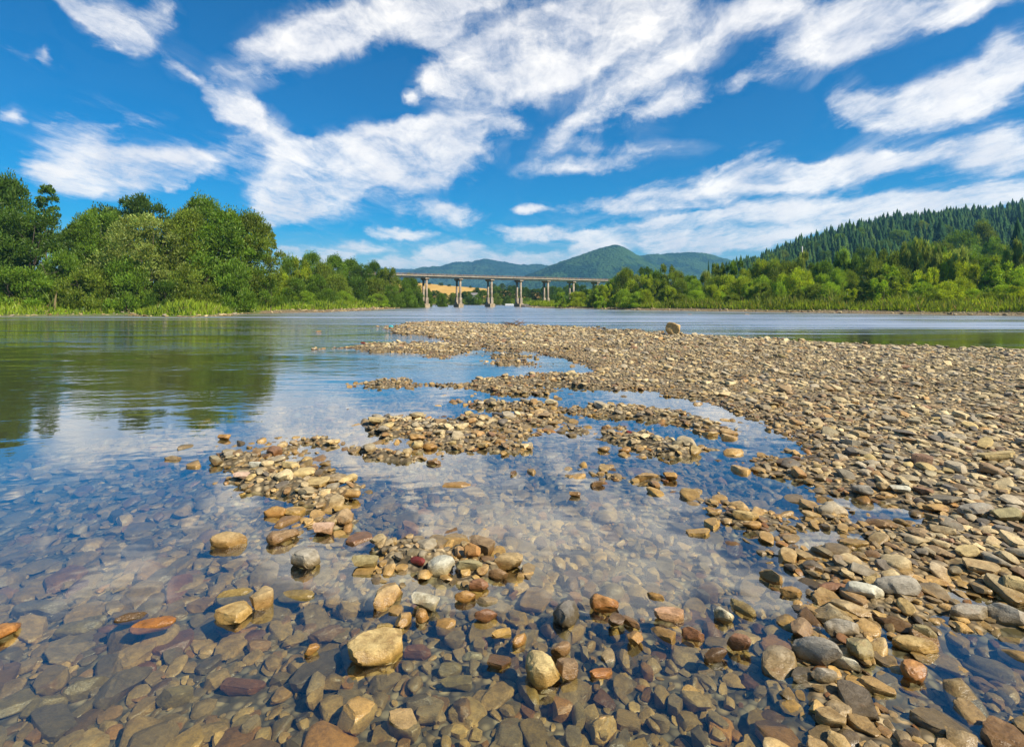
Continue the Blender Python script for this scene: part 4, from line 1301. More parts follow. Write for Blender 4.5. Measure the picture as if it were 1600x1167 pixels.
def trunk_mesh(seed, H, R, stems, low):
    r = random.Random(seed)
    m = MB()
    for s in range(stems):
        a = r.uniform(0, 6.28)
        lean = R * (.12 if stems == 1 else .45)
        b = (math.cos(a) * .12 * stems * .5, math.sin(a) * .12 * stems * .5)
        rb = (.022 if stems == 1 else .011) * H
        pts = [(b[0], b[1], -.3)]
        for q in (.25, .5, .75, .95):
            pts.append((b[0] + math.cos(a) * lean * q + r.uniform(-.1, .1), b[1] + math.sin(a) * lean * q + r.uniform(-.1, .1), H * q * .86))
        m.tube(pts, [rb, rb * .8, rb * .55, rb * .3, rb * .08], 7)
        for _ in range(5 if stems == 1 else 2):
            q = r.uniform(max(low, .25), .7)
            o = np.array(pts[2]) * (1 - q) + np.array(pts[3]) * q
            aa = r.uniform(0, 6.28)
            e = o + np.array([math.cos(aa) * R * .6, math.sin(aa) * R * .6, H * .18])
            m.tube([o, (o + e) / 2 + np.array([0, 0, -.1]), e], [rb * .4, rb * .25, rb * .06], 5)
    return m.mesh('trunk', True)


KIT = {}
for style, H, R, low, clumps, per, ll, lw, nv, stems in [('round', 12, 5.0, .04, 110, 210, .40, .13, 3, 3), ('tall', 13, 3.9, .05, 100, 210, .40, .13, 3, 1), ('airy', 13, 3.4, .22, 90, 46, .34, .20, 2, 1),
                                                         ('bush', 5, 3.4, .02, 52, 190, .34, .10, 4, 5), ('spray', 5, 1.9, .05, 40, 150, .38, .08, 4, 4)]:
    for v_ in range(nv):
        cm = crown_mesh(500 + v_ * 13 + ord(style[0]), H, R, low, clumps, per, ll, lw, style)
        cm.materials.append(MAT['leaf'])
        tm = trunk_mesh(40 + v_, H, R, stems, low)
        tm.materials.append(MAT['bark'])
        KIT[style, v_] = (H, R, cm, tm)
NV = {'round': 3, 'tall': 3, 'airy': 2, 'bush': 4, 'spray': 4}
prng = random.Random(3)
LEAF = {'dark': (.09, .16, .020), 'mid': (.145, .24, .024), 'olive': (.20, .265, .033), 'silver': (.27, .33, .08), 'yellow': (.34, .42, .03), 'deep': (.075, .13, .02), 'bright': (.28, .41, .035)}


def plant(name, px, top, halfw, Y, style, tone, label, cat, group=None, base=None):
    """a plant whose outline reaches up to row `top` and `halfw` photograph pixels to each side, standing Y metres ahead"""
    if px < 440 and Y < 80:
        Y = Y + 7
    elif px < 650 and Y < 120:
        Y = Y + 4
    x = (px - 800) / FOC * Y
    z0 = gz(x, Y) if base is None else base
    v = prng.randrange(NV[style])
    H, R, cm, tm = KIT[style, v]
    zt = CAM_H + (HOR - top) / FOC * Y
    sz = max((zt - z0) / H, .12)
    sx = halfw * Y / FOC / R
    sx = min(max(sx, sz * .5), sz * 1.9)
    root = tag(empty(name, (x, Y, z0), prng.uniform(0, 6.28)), label, cat, group)
    root.scale = (sx, sx * prng.uniform(.9, 1.1), sz)
    t = obj('trunk', tm, None, root)
    c = obj('crown', cm, None, root)
    k = prng.uniform(.88, 1.12)
    c.color = (*[q * k for q in LEAF[tone]], 1)
    return root


# --- left bank: the big trees, one by one
for a in [
    ('alder_tree', 12, 282, 52, 66, 'tall', 'dark', 'dark green alder at the far left, its top leaving the row of crowns'),
    ('alder_tree', -60, 300, 80, 60, 'tall', 'dark', 'dense dark tree cut off by the left-hand edge of the picture'),
    ('poplar_tree', 74, 288, 34, 72, 'airy', 'dark', 'airy thin-leaved poplar whose sky gaps show between the left-hand trees'),
    ('alder_tree', 40, 330, 66, 60, 'round', 'dark', 'broad dark tree leaning over the grassy bank at the far left'),
    ('willow_bush', 92, 395, 44, 57, 'bush', 'mid', 'leafy willow bush filling the gap under the airy poplar'),
    ('alder_tree', 128, 350, 40, 66, 'tall', 'mid', 'mid green tree between the airy poplar and the big willows'),
    ('alder_tree', 206, 308, 66, 74, 'round', 'deep', 'dark rounded crown rising behind the silvery willow'),
    ('willow_tree', 158, 330, 46, 68, 'round', 'mid', 'green willow on the left flank of the silvery willow'),
    ('willow_tree', 232, 340, 66, 60, 'round', 'silver', 'big rounded silvery green willow in the middle of the left bank'),
    ('willow_bush', 140, 420, 50, 56, 'bush', 'olive', 'low olive willow bush in front of the dark left-hand trees'),
    ('willow_bush', 200, 408, 46, 57, 'bush', 'mid', 'mid green bush at the foot of the silvery willow'),
    ('alder_tree', 316, 314, 44, 70, 'tall', 'mid', 'tall mid green tree right of the silvery willow'),
    ('willow_tree', 292, 334, 46, 62, 'tall', 'olive', 'olive green willow between the silvery willow and the tall tree'),
    ('willow_tree', 352, 332, 52, 64, 'tall', 'mid', 'drooping green willow next to the last tall tree'),
    ('willow_tree', 392, 338, 44, 66, 'tall', 'olive', 'last tall willow of the left bank, its crown sloping to the bridge'),
    ('poplar_tree', 424, 362, 18, 70, 'airy', 'olive', 'slender loose-leaved tree on the right edge of the tall group'),
    ('willow_bush', 300, 420, 44, 57, 'bush', 'olive', 'grey green bush hanging over the driftwood roots'),
    ('willow_bush', 365, 410, 42, 60, 'bush', 'mid', 'green bush at the foot of the last tall willows'),
    ('willow_bush', 262, 440, 34, 55, 'bush', 'dark', 'low dark bush right beside the driftwood roots'),
    ('willow_bush', 30, 420, 56, 54, 'bush', 'mid', 'leafy bush at the far left above the bright bank grass'),
    ('willow_bush', 412, 432, 30, 66, 'bush', 'mid', 'low bush where the tall willows end'),
]:
    plant(*a[:8], 'bush' if 'bush' in a[0] else 'tree')

# --- left bank: the lower thicket towards the bridge
k = 0
left_row = [(452, 402, 26, 88, 'bush', 'mid'), (470, 410, 22, 84, 'spray', 'yellow'), (486, 398, 24, 96, 'tall', 'mid'), (505, 412, 24, 92, 'bush', 'olive'), (523, 402, 22, 104, 'tall', 'mid'),
            (548, 408, 24, 112, 'tall', 'mid'), (567, 414, 22, 104, 'round', 'dark'), (584, 412, 20, 116, 'tall', 'dark'), (607, 419, 19, 112, 'round', 'olive'), (628, 436, 16, 118, 'round', 'mid'),
            (648, 440, 13, 124, 'tall', 'mid'), (440, 428, 24, 80, 'bush', 'yellow'), (462, 436, 26, 80, 'bush', 'mid'), (495, 432, 26, 84, 'bush', 'mid'), (525, 430, 26, 90, 'bush', 'olive'),
            (556, 434, 24, 96, 'bush', 'dark'), (585, 436, 22, 102, 'bush', 'olive'), (612, 446, 20, 108, 'bush', 'mid'), (638, 452, 16, 114, 'bush', 'mid'), (655, 458, 10, 122, 'bush', 'dark'),
            (476, 456, 20, 78, 'bush', 'bright'), (535, 456, 20, 88, 'bush', 'bright'), (590, 460, 18, 100, 'bush', 'bright'), (668, 452, 9, 138, 'tall', 'mid'), (640, 428, 14, 138, 'round', 'mid'), (512, 452, 18, 84, 'bush', 'mid'),
            (690, 459, 9, 142, 'bush', 'mid')]
tone_word = {'dark': 'dark green', 'mid': 'mid green', 'olive': 'olive green', 'yellow': 'yellowish green', 'bright': 'bright green', 'silver': 'silvery green', 'deep': 'very dark green'}
style_word = {'tall': 'upright tree', 'round': 'round tree', 'bush': 'bushy willow', 'spray': 'upright willow', 'airy': 'airy tree'}


def auto_rows(rows, anchors, name_of, where, group):
    seen = {}
    out = []
    for px, top, hw, Y, st, tone in rows:
        a = min(anchors, key=lambda q: abs(q[0] - px))
        side = 'in line with' if abs(px - a[0]) < 12 else ('left of' if px < a[0] else 'right of')
        size = 'tall' if (HOR - top) * Y / FOC > 6.0 else ('low' if (HOR - top) * Y / FOC < 3.0 else 'medium')
        lab = f"{size} {tone_word[tone]} {style_word[st]} {where} {side} {a[1]}"
        seen[lab] = seen.get(lab, 0) + 1
        out.append((px, top, hw, Y, st, tone, lab))
    for px, top, hw, Y, st, tone, lab in out:
        nm = 'willow_bush' if st in ('bush', 'spray') else 'bank_tree'
        plant(nm, px, top, hw, Y, st, tone, lab, 'bush' if st in ('bush', 'spray') else 'tree', (group + ': ' + lab)[:110] if seen[lab] > 1 else None)


auto_rows(left_row, [(430, 'the slender loose-leaved tree'), (500, 'the thicket middle'), (570, 'the dark middle tree'), (607, 'the round olive crown'), (664, 'the first bridge pier')], None,
          'in the left-bank thicket', 'left bank plants alike')

# --- right bank thicket, from the bridge towards the right-hand edge
right_row = []
pr2 = random.Random(21)


def top_line(px):
    return float(np.interp(px, [900, 930, 950, 968, 985, 1010, 1040, 1080, 1120, 1170, 1200, 1260, 1330, 1400, 1450, 1500, 1550, 1600, 1700], [446, 444, 438, 427, 422, 421, 422, 424, 414, 414, 408, 402, 404, 396, 392, 392, 398, 392, 388]))


def base_depth(px):
    return float(np.interp(px, [830, 900, 1000, 1200, 1400, 1600, 1800], [118, 108, 92, 78, 68, 59, 52]))


for px in range(935, 1680, 21):                      # back row
    Y = base_depth(px) + pr2.uniform(16, 24)
    right_row.append((px + pr2.uniform(-6, 6), top_line(px) + pr2.uniform(-5, 10), pr2.uniform(17, 27) * 70 / Y * 1.2, Y, pr2.choice(['bush', 'bush', 'bush', 'spray', 'round']), pr2.choice(['mid', 'olive', 'yellow', 'olive', 'silver'])))
for px in range(900, 1690, 27):                      # middle row
    Y = base_depth(px) + pr2.uniform(8, 13)
    t0 = top_line(px)
    right_row.append((px + pr2.uniform(-8, 8), t0 + (470 - t0) * pr2.uniform(.22, .48), pr2.uniform(18, 30) * 70 / Y * 1.1, Y, pr2.choice(['bush', 'bush', 'spray', 'spray']), pr2.choice(['bright', 'olive', 'yellow', 'bright', 'silver', 'yellow'])))
for px in range(880, 1690, 19):                      # front row
    Y = base_depth(px) + pr2.uniform(2.2, 6.0)
    t0 = top_line(px)
    right_row.append((px + pr2.uniform(-8, 8), t0 + (470 - t0) * pr2.uniform(.5, .86), pr2.uniform(12, 24) * 70 / Y * 1.1, Y, pr2.choice(['spray', 'bush']), pr2.choice(['bright', 'bright', 'yellow', 'yellow', 'olive'])))
for px, tp in ((1420, 384), (1438, 380), (1460, 390), (1500, 390), (1580, 384), (1596, 380), (1256, 398)):       # tall pale shoots above the thicket
    right_row.append((px, tp, 12, base_depth(px) + 12, 'spray', 'silver'))
auto_rows(right_row, [(930, 'the bridge end'), (990, 'the round pale tree'), (1054, 'the lone boulder'), (1120, 'the first hill spruces'), (1190, 'the thicket saddle'), (1253, 'the white pole'),
                      (1330, 'the darkest bush'), (1435, 'the tall pale shoots'), (1500, 'the sunlit round trees'), (1590, 'the dark spruce')], None, 'on the right bank', 'right bank plants alike')
for a in [('broadleaf_tree', 1500, 362, 26, 150, 'round', 'mid', 'sunlit round tree at the foot of the wooded hill'), ('broadleaf_tree', 1536, 352, 24, 160, 'tall', 'olive', 'tall olive tree beside the dark spruce at the hill foot'),
          ('broadleaf_tree', 1470, 378, 22, 140, 'round', 'olive', 'smaller round tree left of the sunlit one at the hill foot'), ('broadleaf_tree', 1432, 374, 20, 150, 'round', 'mid', 'round-headed tree half hidden by tall pale shoots'),
          ('broadleaf_tree', 1556, 372, 22, 130, 'round', 'mid', 'leafy tree right below the tall olive one'), ('broadleaf_tree', 1350, 386, 16, 160, 'round', 'dark', 'dark round tree at the hill foot above the thicket'),
          ('broadleaf_tree', 1318, 392, 14, 165, 'tall', 'bright', 'light green tree in front of the dark wood'), ('broadleaf_tree', 975, 424, 16, 118, 'round', 'silver', 'round pale tree near the end of the bridge'),
          ('broadleaf_tree', 1008, 418, 16, 122, 'round', 'dark', 'dark round tree right of the pale one near the bridge'), ('broadleaf_tree', 935, 446, 12, 128, 'round', 'dark', 'dark tree in front of the bridge abutment'),
          ('broadleaf_tree', 915, 452, 12, 135, 'round', 'deep', 'very dark tree under the end of the bridge'), ('broadleaf_tree', 962, 434, 12, 150, 'tall', 'dark', 'dark tree rising behind the bridge end')]:
    plant(*a, 'tree')

# --- trees beyond the bridge
far_row = []
pr3 = random.Random(9)
for px in range(668, 920, 9):
    Y = pr3.uniform(215, 240)
    far_row.append((px + pr3.uniform(-4, 4), float(np.interp(px, [660, 700, 760, 800, 840, 900, 930], [456, 455, 451, 449, 449, 446, 440])) + pr3.uniform(-2, 4), pr3.uniform(7, 11), Y, pr3.choice(['round', 'tall', 'round', 'bush']), pr3.choice(['dark', 'mid', 'deep', 'dark'])))
for px in range(690, 900, 15):
    Y = pr3.uniform(185, 205)
    far_row.append((px + pr3.uniform(-5, 5), 463 + pr3.uniform(-4, 4), pr3.uniform(7, 11), Y, 'bush', pr3.choice(['dark', 'mid', 'olive'])))
auto_rows(far_row, [(664, 'the first pier'), (713, 'the second pier'), (760, 'the third pier'), (806, 'the fourth pier'), (851, 'the fifth pier'), (893, 'the last pier')], None, 'beyond the bridge', 'far trees alike')


# --- conifers
def conifer_mesh(seed, H, R, tiers, seg):
    r = np.random.default_rng(seed)
    vs, ts, n = [], [], 0
    tint = []
    for k in range(tiers):
        f = k / tiers
        zt = H * (.16 + .84 * (f + 1.35 / tiers))
        zt = min(zt, H)
        zb = H * (.10 + .82 * f)
        rad = R * (1 - f) ** .85 + .08 * R
        a0 = r.uniform(0, 6.28)
        ring = []
        for s in range(seg):
            a = a0 + 2 * math.pi * s / seg
            rr = rad * (r.uniform(.86, 1.15) if s % 2 == 0 else r.uniform(.45, .65))
            ring.append((math.cos(a) * rr, math.sin(a) * rr, zb - (0.03 * H if s % 2 == 0 else -.02 * H) + r.uniform(-.01, .01) * H))
        vs += ring + [(0, 0, zt)]
        ts += [[n + s, n + (s + 1) % seg, n + seg] for s in range(seg)]
        c = r.uniform(.75, 1.3, seg)
        tint += list(c) + [1.25]
        n += seg + 1
    return np.array(vs), np.array(ts), np.array(tint)


def hill_ridge(px):
    return np.interp(px, [1060, 1090, 1115, 1135, 1165, 1200, 1250, 1300, 1350, 1400, 1450, 1500, 1550, 1600, 1700, 1900, 2200, 2700], [460, 454, 447, 438, 427, 416, 397, 381, 369, 361, 356, 353, 349, 343, 327, 307, 296, 306])


HY0, HY1 = 190.0, 430.0


def hill_z(x, y):
    t = np.clip((y - HY0) / (HY1 - HY0), 0, 1.6)
    px = 800 + FOC * x / np.maximum(y, 50)
    ridge = CAM_H + (HOR - hill_ridge(px)) / FOC * HY1
    prof = np.where(t < 1, np.sin(t * math.pi / 2) ** 1.25, np.cos((t - 1) * 1.2))
    return 1.0 + np.maximum(ridge - 1.0, 0) * prof + 1.5 * (fbm(x * .03, y * .03, 14, 3) - .5) * np.clip(t * 3, 0, 1)


gx, gy = np.meshgrid(np.linspace(0, 1, 90), np.linspace(HY0 - 8, HY1 + 230, 60))
X = (1040 + gx * 1900 - 800) / FOC * gy
Z = hill_z(X, gy) - np.where(gy < HY0, .8, 0)
ii, jj = np.meshgrid(np.arange(59), np.arange(89), indexing='ij')
hq = np.stack([ii * 90 + jj, ii * 90 + jj + 1, (ii + 1) * 90 + jj + 1, (ii + 1) * 90 + jj], -1).reshape(-1, 4)
tag(obj('wooded_hill', mesh_np('wooded_hill', np.stack([X.ravel(), gy.ravel(), Z.ravel()], 1), hq), MAT['hillfloor']), kind='structure')

CON = []
for v_ in range(4):
    cv, ct, tn = conifer_mesh(60 + v_, 10.0, 2.0 + .25 * v_, 9, 12)
    CON.append((cv, ct, tn))
CON_ME = []
for cv, ct, tn in CON:
    me = mesh_np('spruce_tree', cv, ct, True, {'tint': np.stack([tn, tn, tn], 1)})
    me.materials.append(MAT['needle'])
    CON_ME.append(me)
pr4 = np.random.default_rng(17)
pts = []
for yy in np.arange(HY0 + 8, HY1 + 8, 5.0):
    px = 1090.0
    while px < 1700:
        px += pr4.uniform(.45, 1.4) * 3.0 * FOC / yy
        y = yy + pr4.uniform(-2.5, 2.5)
        x = (px - 800) / FOC * y
        if hill_ridge(px) > 447:
            continue
        pts.append((x, y, px))
pts = np.array(pts)
pz = hill_z(pts[:, 0], pts[:, 1])
clear_ = fbm(pts[:, 0] * .02, pts[:, 1] * .02, 77, 3)
hts = np.clip(7.2 * np.exp(pr4.normal(0, .24, len(pts))), 3.5, 12) * (0.8 + 0.4 * fbm(pts[:, 0] * .05, pts[:, 1] * .05, 8, 2))
# those that stand against the sky and those at the foot are single trees
row_top = HOR - (pz + hts - CAM_H) * FOC / pts[:, 1]
score = np.where(pts[:, 1] > HY1 - 5, 1000, 0) + np.where((pts[:, 2] > 1100) & (pts[:, 2] < 1605), 500, 0) + hts * 30 / pts[:, 1] * 30
order = np.argsort(-score)
single = np.zeros(len(pts), bool)
single[order[:290]] = True
tones = np.array([(.036, .085, .028), (.05, .105, .03), (.032, .075, .028), (.065, .115, .03)])
for i in np.nonzero(single)[0]:
    ridge = pts[i, 1] > HY1 - 5
    o = obj('spruce_tree', CON_ME[i % 4], None, None, (pts[i, 0], pts[i, 1], pz[i] - .3), (0, 0, float(pr4.uniform(0, 6.28))), (hts[i] / 10, hts[i] / 10, hts[i] / 10))
    o.color = (*tones[int(pr4.integers(0, 4))], 1)
    if ridge:
        tag(o, 'dark spruce standing against the sky on the crest of the wooded hill', 'spruce', 'spruces along the crest of the hill')
    else:
        tag(o, 'dark green spruce standing in the wood on the hill slope', 'spruce', 'spruces on the slope of the hill')
vs, fs, cs, off = [], [], [], 0
for i in np.nonzero(~single)[0]:
    cv, ct, tn = CON[i % 4]
    a = pr4.uniform(0, 6.28)
    ca, sa = math.cos(a), math.sin(a)
    s = hts[i] / 10
    broad = clear_[i] > .66
    v = np.stack([(cv[:, 0] * ca - cv[:, 1] * sa) * s, (cv[:, 0] * sa + cv[:, 1] * ca) * s, cv[:, 2] * s], 1) + (pts[i, 0], pts[i, 1], pz[i] - .3)
    vs.append(v)
    fs.append(ct + off)
    tcol = tones[int(pr4.integers(0, 4))]
    cs.append(tn[:, None] * tcol[None])
    off += len(v)
me = mesh_np('conifer_wood', np.concatenate(vs), np.concatenate(fs), True, {'tint': np.concatenate(cs)})
o = obj('conifer_wood', me, MAT['needle'])
tag(o, 'dense spruce wood covering the hill on the right', None, None, 'stuff')
# broadleaved crowns scattered through the wood
pr5 = random.Random(4)
for px, row in ((1312, 372), (1270, 385), (1345, 362), (1225, 398), (1405, 366), (1440, 352), (1480, 358), (1380, 384), (1535, 350), (1330, 346), (1205, 405), (1290, 400)):
    for y in np.arange(HY0 + 10, HY1, 4):
        x = (px - 800) / FOC * y
        if HOR - (float(hill_z(np.array([x]), np.array([y]))[0]) + 7 - CAM_H) * FOC / y < row:
            break
    plant('broadleaf_tree', px, HOR - (float(hill_z(np.array([x]), np.array([y]))[0]) + 9 - CAM_H) * FOC / y, pr5.uniform(9, 15) * 300 / y, y, 'round', pr5.choice(['mid', 'dark', 'olive']),
          'light green broadleaved crown standing out of the dark spruce wood', 'tree', 'broadleaved trees in the spruce wood', base=float(hill_z(np.array([x]), np.array([y]))[0]) - .5)
# the dark spruce at the right and small dark spruces over the thicket
for px, top, hw, Y, lab in [(1590, 338, 24, 125, 'big dark spruce at the right-hand edge above the thicket'), (1470, 338, 20, 250, 'broad dark conifer rising over the round trees at the hill foot'),
                            (1386, 386, 8, 130, 'small pointed dark spruce peeping over the thicket'), (1107, 405, 5, 190, 'first thin spruce where the hill begins'), (1113, 408, 5, 194, 'second thin spruce where the hill begins, a little lower'),
                            (1122, 411, 5, 200, 'third thin spruce where the hill begins'), (1290, 392, 8, 150, 'dark spruce standing behind the thicket near the white pole')]:
    x = (px - 800) / FOC * Y
    z0 = float(hill_z(np.array([x]), np.array([Y]))[0]) if Y > HY0 else gz(x, Y)
    Hh = CAM_H + (HOR - top) / FOC * Y - z0
    root = tag(empty('spruce_tree', (x, Y, z0)), lab, 'spruce')
    cv, ct, tn = conifer_mesh(int(px), Hh, hw * Y / FOC, 16, 18)
    me = mesh_np('crown', cv, ct, True, {'tint': np.stack([tn] * 3, 1)})
    c = obj('crown', me, MAT['needle'], root)
    c.color = (.03, .07, .026, 1)
    m = MB()
    m.tube([(0, 0, -.3), (0, 0, Hh * .9)], [.02 * Hh, .003 * Hh], 6)
    m.build('trunk', MAT['bark'], root, True)

# ------------------------------------------------------------------ mountains and field
def mountain(name, prof, Y, depth, seed, mat, rough):
    pxs = [p[0] for p in prof]
    tops = [p[1] for p in prof]
    nx, ny = 420, 80
    px = np.linspace(pxs[0], pxs[-1], nx)
    t = np.linspace(-1, 1, ny)
    P, Tt = np.meshgrid(px, t)
    zr = CAM_H + (HOR - np.interp(P, pxs, tops)) / FOC * Y
    yy = Y + Tt * depth
    x = (P - 800) / FOC * Y
    spur = fbm(x / (depth * .55), yy / (depth * 1.6), seed, 4) - .5
    sh = np.clip(1 - np.abs(Tt) ** 1.25, 0, 1)
    z = zr * sh + spur * rough * np.clip(np.abs(Tt) * 4, 0, 1) * sh * 2.2 + rough * .08 * (fbm(x / 16, yy / 16, seed + 5, 3) - .5) * 2
    z = np.where(np.abs(Tt) > .985, -3, z)
    i, j = np.meshgrid(np.arange(ny - 1), np.arange(nx - 1), indexing='ij')
    q = np.stack([i * nx + j, i * nx + j + 1, (i + 1) * nx + j + 1, (i + 1) * nx + j], -1).reshape(-1, 4)
    return tag(obj(name, mesh_np(name, np.stack([x.ravel(), yy.ravel(), z.ravel()], 1), q), mat), kind='structure')


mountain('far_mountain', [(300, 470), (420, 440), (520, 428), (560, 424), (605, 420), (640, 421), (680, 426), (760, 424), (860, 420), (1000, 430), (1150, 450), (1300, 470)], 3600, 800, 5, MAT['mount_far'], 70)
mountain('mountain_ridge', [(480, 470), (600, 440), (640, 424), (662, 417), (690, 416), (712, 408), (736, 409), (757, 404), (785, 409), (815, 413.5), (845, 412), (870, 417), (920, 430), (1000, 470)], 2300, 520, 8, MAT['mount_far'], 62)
mountain('rear_mountain', [(900, 470), (980, 405), (1010, 397), (1035, 397), (1062, 394), (1092, 394.5), (1120, 401), (1142, 409), (1200, 425), (1280, 470)], 1900, 430, 15, MAT['mount_near'], 48)
mountain('pointed_mountain', [(720, 470), (790, 445), (825, 429), (850, 419), (880, 408), (905, 400), (930, 392), (946, 387.5), (955, 385.5), (966, 387.5), (985, 395), (1005, 402), (1040, 418), (1090, 440), (1180, 470)], 1500, 380, 11, MAT['mount_near'], 46)

# stubble field on the slope beyond the left end of the bridge
px = np.linspace(560, 850, 40)
tt = np.linspace(0, 1, 16)
P, T = np.meshgrid(px, tt)
Yf = 300 + T * 160
top = np.interp(P, [560, 620, 660, 700, 740, 780, 850], [436, 439, 442.5, 446.5, 449.5, 452.5, 458])
x = (P - 800) / FOC * Yf
z = .8 + (CAM_H + (HOR - top) / FOC * 460 - .8) * T ** 1.1
i, j = np.meshgrid(np.arange(15), np.arange(39), indexing='ij')
tag(obj('stubble_field', mesh_np('stubble_field', np.stack([x.ravel(), Yf.ravel(), z.ravel()], 1), np.stack([i * 40 + j, i * 40 + j + 1, (i + 1) * 40 + j + 1, (i + 1) * 40 + j], -1).reshape(-1, 4)), MAT['field']), kind='structure')
pr6 = random.Random(8)
for k, px in enumerate((640, 655, 671, 689, 702, 735, 770, 785, 797)):
    Yt = 452
    top_f = float(np.interp(px, [560, 620, 660, 700, 740, 780, 850], [436, 439, 442.5, 446.5, 449.5, 452.5, 458]))
    plant('broadleaf_tree', px, top_f - pr6.uniform(1.5, 4) - (6 if 765 < px < 800 else 0), 4 + (3 if 765 < px < 800 else 0), Yt, pr6.choice(['round', 'tall']), 'deep', 'tiny dark tree at the upper edge of the yellow stubble field', 'tree', 'trees along the stubble field',
          base=CAM_H + (HOR - top_f) / FOC * 460 - 1)


# ------------------------------------------------------------------ grass and reeds on the banks
def blades(name, label, n, sampler, hmin, hmax, w, c1, c2, seed, flower=0.0):
    r = np.random.default_rng(seed)
    x, y = sampler(r, n)
    h, s, inl = land(x, y)
    k = inl > np.where((x < 0) & (y < 68), .1, 1.5) + 1.3 * fbm(x * .4, y * .4, 12, 2)
    x, y, h, inl = x[k], y[k], h[k], inl[k]
    n = len(x)
    patch = fbm(x * .35, y * .35, seed, 3)
    H = r.uniform(hmin, hmax, n) * (.2 + 1.7 * patch ** 1.5) * np.clip(.45 + inl * .16, .4, 1)
    a = r.uniform(0, 6.28, n)
    W = w * r.uniform(.6, 1.4, n)
    lx, ly = r.normal(0, .25, n) * H, r.normal(0, .25, n) * H
    b = np.stack([x, y, h - .03], 1)
    dx = np.stack([np.cos(a) * W, np.sin(a) * W, np.zeros(n)], 1)
    mid = b + np.stack([lx * .4, ly * .4, H * .6], 1)
    tip = b + np.stack([lx, ly, H], 1)
    v = np.stack([b - dx * .5, b + dx * .5, mid + dx * .45, tip, mid - dx * .45], 1).reshape(-1, 3)
    f = np.arange(n * 5).reshape(n, 5)
    t = r.uniform(0, 1, n)[:, None] * .6 + patch[:, None] * .4
    c = np.array(c1) * (1 - t) + np.array(c2) * t
    c = c * r.uniform(.7, 1.25, n)[:, None]
    dead = r.uniform(size=n) < .06
    c[dead] = np.array((.34, .26, .12)) * r.uniform(.7, 1.2, int(dead.sum()))[:, None]
    if flower:
        fl = (r.uniform(size=n) < flower * (patch > .5)) & (H < 1.2)
        c[fl] = (.42, .30, .01)
    o = obj(name, mesh_np(name, v, f, False, {'tint': np.repeat(c, 5, axis=0)}), MAT['leaf'])
    return tag(o, label, None, None, 'stuff')


LB = [(-400, 506), (-150, 499), (0, 496), (190, 494), (300, 496), (380, 492), (500, 490), (560, 487), (610, 484.5), (645, 480.5), (662, 478)]
RB_ = [(815, 478.4), (835, 481), (930, 482.5), (1000, 485), (1200, 488), (1400, 491), (1600, 494), (1900, 499), (2100, 502)]


def along(line, width, bias=1.0):
    g = np.array([ground_xy(*p) for p in line])
    seg = np.linalg.norm(np.diff(g, axis=0), axis=1)
    cum = np.concatenate([[0], np.cumsum(seg)])

    def f(r, n):
        s = r.uniform(0, cum[-1], n)
        x = np.interp(s, cum, g[:, 0])
        y = np.interp(s, cum, g[:, 1])
        away = r.uniform(0, 1, n) ** bias * width
        d = np.hypot(x, y)
        return x + x / d * away * .7 + np.sign(x) * away * .35, y + y / d * away * .7
    return f


blades('bank_grass', 'bright yellow green grass along the left bank', 52000, along(LB, 13), .45, 1.25, .09, (.22, .35, .016), (.40, .48, .045), 41)
blades('bank_grass', 'bright green grass along the right bank', 34000, along(RB_, 9), .4, 1.1, .10, (.23, .35, .016), (.38, .45, .035), 42)
blades('tall_reeds', 'tall reeds and weeds in front of the right-bank thicket', 22000, along(RB_[2:], 16, .8), .5, 1.6, .09, (.16, .23, .022), (.28, .32, .05), 43, .04)
blades('meadow_grass', 'weeds on the ground behind the left bank', 16000, along(LB, 40), .6, 1.5, .16, (.09, .17, .018), (.16, .23, .03), 44)


def far_meadow(r, n):
    y = r.uniform(188, 232, n)
    return (r.uniform(655, 830, n) - 800) / FOC * y, y


blades('far_meadow', 'sunny meadow strip beyond the bridge', 9000, far_meadow, .5, 1.1, .3, (.14, .22, .015), (.24, .30, .03), 45)

# ------------------------------------------------------------------ small things
# driftwood roots washed against the left bank
x, y = ground_xy(214, 484, 0.4)
root = tag(empty('driftwood', (x, y, gz(x, y))), 'brown tangle of driftwood roots on the left bank under the silvery willow', 'driftwood')
r = random.Random(2)
for k in range(9):
    a = r.uniform(0, 6.28)
    p0 = (r.uniform(-.5, .5), r.uniform(-.3, .3), .1)
    m = MB()
    e = (p0[0] + math.cos(a) * r.uniform(.5, 1.1), p0[1] + math.sin(a) * .5, r.uniform(.5, 1.35))
    m.tube([p0, ((p0[0] + e[0]) / 2 + r.uniform(-.2, .2), (p0[1] + e[1]) / 2, e[2] * .6), e], [.13, .09, .03], 6)
    m.build('root', MAT['drift'], root, True)
x, y = ground_xy(232, 487, 0.25)
root = tag(empty('driftwood', (x, y, gz(x, y))), 'bleached log lying on the bank grass right of the roots', 'driftwood')
m = MB()
m.tube([(-.9, 0, .18), (0, .1, .22), (1.0, .1, .15)], [.15, .13, .08], 7)
m.build('log', MAT['drift'], root, True)
m = MB()
m.tube([(.2, .1, .22), (.5, 0, .6)], [.06, .02], 5)
m.build('branch', MAT['drift'], root, True)
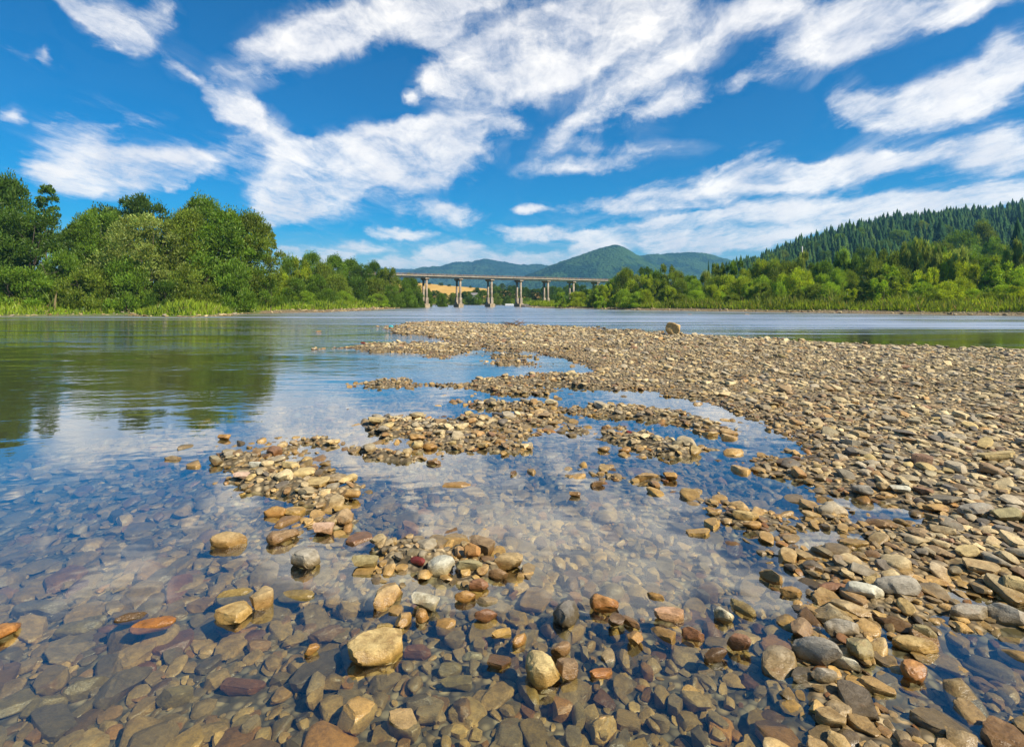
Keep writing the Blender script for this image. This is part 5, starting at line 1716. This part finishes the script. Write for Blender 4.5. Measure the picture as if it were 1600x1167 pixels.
# a low pile of twigs on the far tip of the bar
x, y = ground_xy(803, 507, 0.1)
root = tag(empty('twig_pile', (x, y, max(gz(x, y), 0))), 'low heap of brown twigs on the far edge of the gravel bar', 'twigs')
for k in range(16):
    a = r.uniform(0, 3.14)
    c = (r.uniform(-.55, .55), r.uniform(-.2, .2), r.uniform(.03, .25))
    l = r.uniform(.2, .5)
    m = MB()
    m.tube([(c[0] - math.cos(a) * l, c[1] - math.sin(a) * l, max(c[2] - .08, 0)), c, (c[0] + math.cos(a) * l, c[1] + math.sin(a) * l, c[2] + r.uniform(0, .2))], [.022, .02, .008], 5)
    m.build('twig', MAT['drift'], root, True)
# rubble at the fourth pier
for k, (px, py, w, lab) in enumerate([(818, 478, 9, 'grey rubble block beside the fourth pier of the bridge'), (824, 478.5, 7, 'smaller rubble block next to the grey one at the fourth pier'), (772, 479.5, 6, 'dark rubble block in the water beside the third pier')]):
    Yq = 138 + k * 2
    xq = (px - 800) / FOC * Yq
    make_stone('block', k, DG, xq, Yq, max(gz(xq, Yq), 0) + .25, w * Yq / FOC, w * .8 * Yq / FOC, .75, .5 * k, .1, 0, lab, None, 'rubble')
# white slabs lying on the far bank, seen between the third and the fourth pier
Yq = 182
xq = (796 - 800) / FOC * Yq
m = MB()
m.box((0, 0, .3), (2.6, .9, .6), bev=.06)
m.box((1.45, .1, .18), (.28, .7, .36), bev=.04)
tag(m.build('white_slab', MAT['white'], None, loc=(xq, Yq, gz(xq, Yq))), 'low white slab on the far bank between the third and fourth pier', 'slab')
# a little house among the trees beyond the bridge
Yq = 222
xq = (741 - 800) / FOC * Yq
zq = CAM_H + (HOR - 461.5) / FOC * Yq
root = tag(empty('small_house', (xq, Yq, gz(xq, Yq))), 'little pale house among the trees beyond the second and third pier', 'house')
hz = zq - gz(xq, Yq)
m = MB()
m.box((0, 0, hz / 2), (2.4, 2.6, hz))
m.build('wall', MAT['white'], root)
m = MB()
m.add([(-1.4, -1.5, hz + .003), (1.4, -1.5, hz + .003), (1.4, 1.5, hz + .003), (-1.4, 1.5, hz + .003), (-1.4, 0, hz + 1.0), (1.4, 0, hz + 1.0)], [[0, 1, 5, 4], [2, 3, 4, 5], [3, 2, 1, 0]], [[0, 4, 3], [1, 2, 5]])
m.build('roof', MAT['roof'], root)
# white pole standing in the right-bank thicket
Yq = 118
xq = (1253.5 - 800) / FOC * Yq
zt = CAM_H + (HOR - 385) / FOC * Yq
pole_z = gz(xq, Yq)
Hh = zt - pole_z
m = MB()
m.tube([(0, 0, -.4), (0, 0, Hh)], [.14, .10], 8)
tag(m.build('utility_pole', MAT['pole'], None, True, loc=(xq, Yq, pole_z)), 'thin pale pole rising from the right-bank thicket against the dark hill', 'pole')

# ------------------------------------------------------------------ the air between here and the mountains
hm = bpy.data.materials.new('air')
hm.use_nodes = True
ht = hm.node_tree
ht.nodes.clear()
ho = ht.nodes.new('ShaderNodeOutputMaterial')
pv_ = ht.nodes.new('ShaderNodeVolumePrincipled')
pv_.inputs['Color'].default_value = (0.22, 0.56, 0.95, 1)
pv_.inputs['Density'].default_value = 0.00024
pv_.inputs['Anisotropy'].default_value = 0.1
ht.links.new(pv_.outputs[0], ho.inputs['Volume'])
m = MB()
m.box((0, 0, 115), (12400, 12400, 250))
tag(m.build('haze', hm), 'thin blue haze between the river and the mountains', None, None, 'stuff')
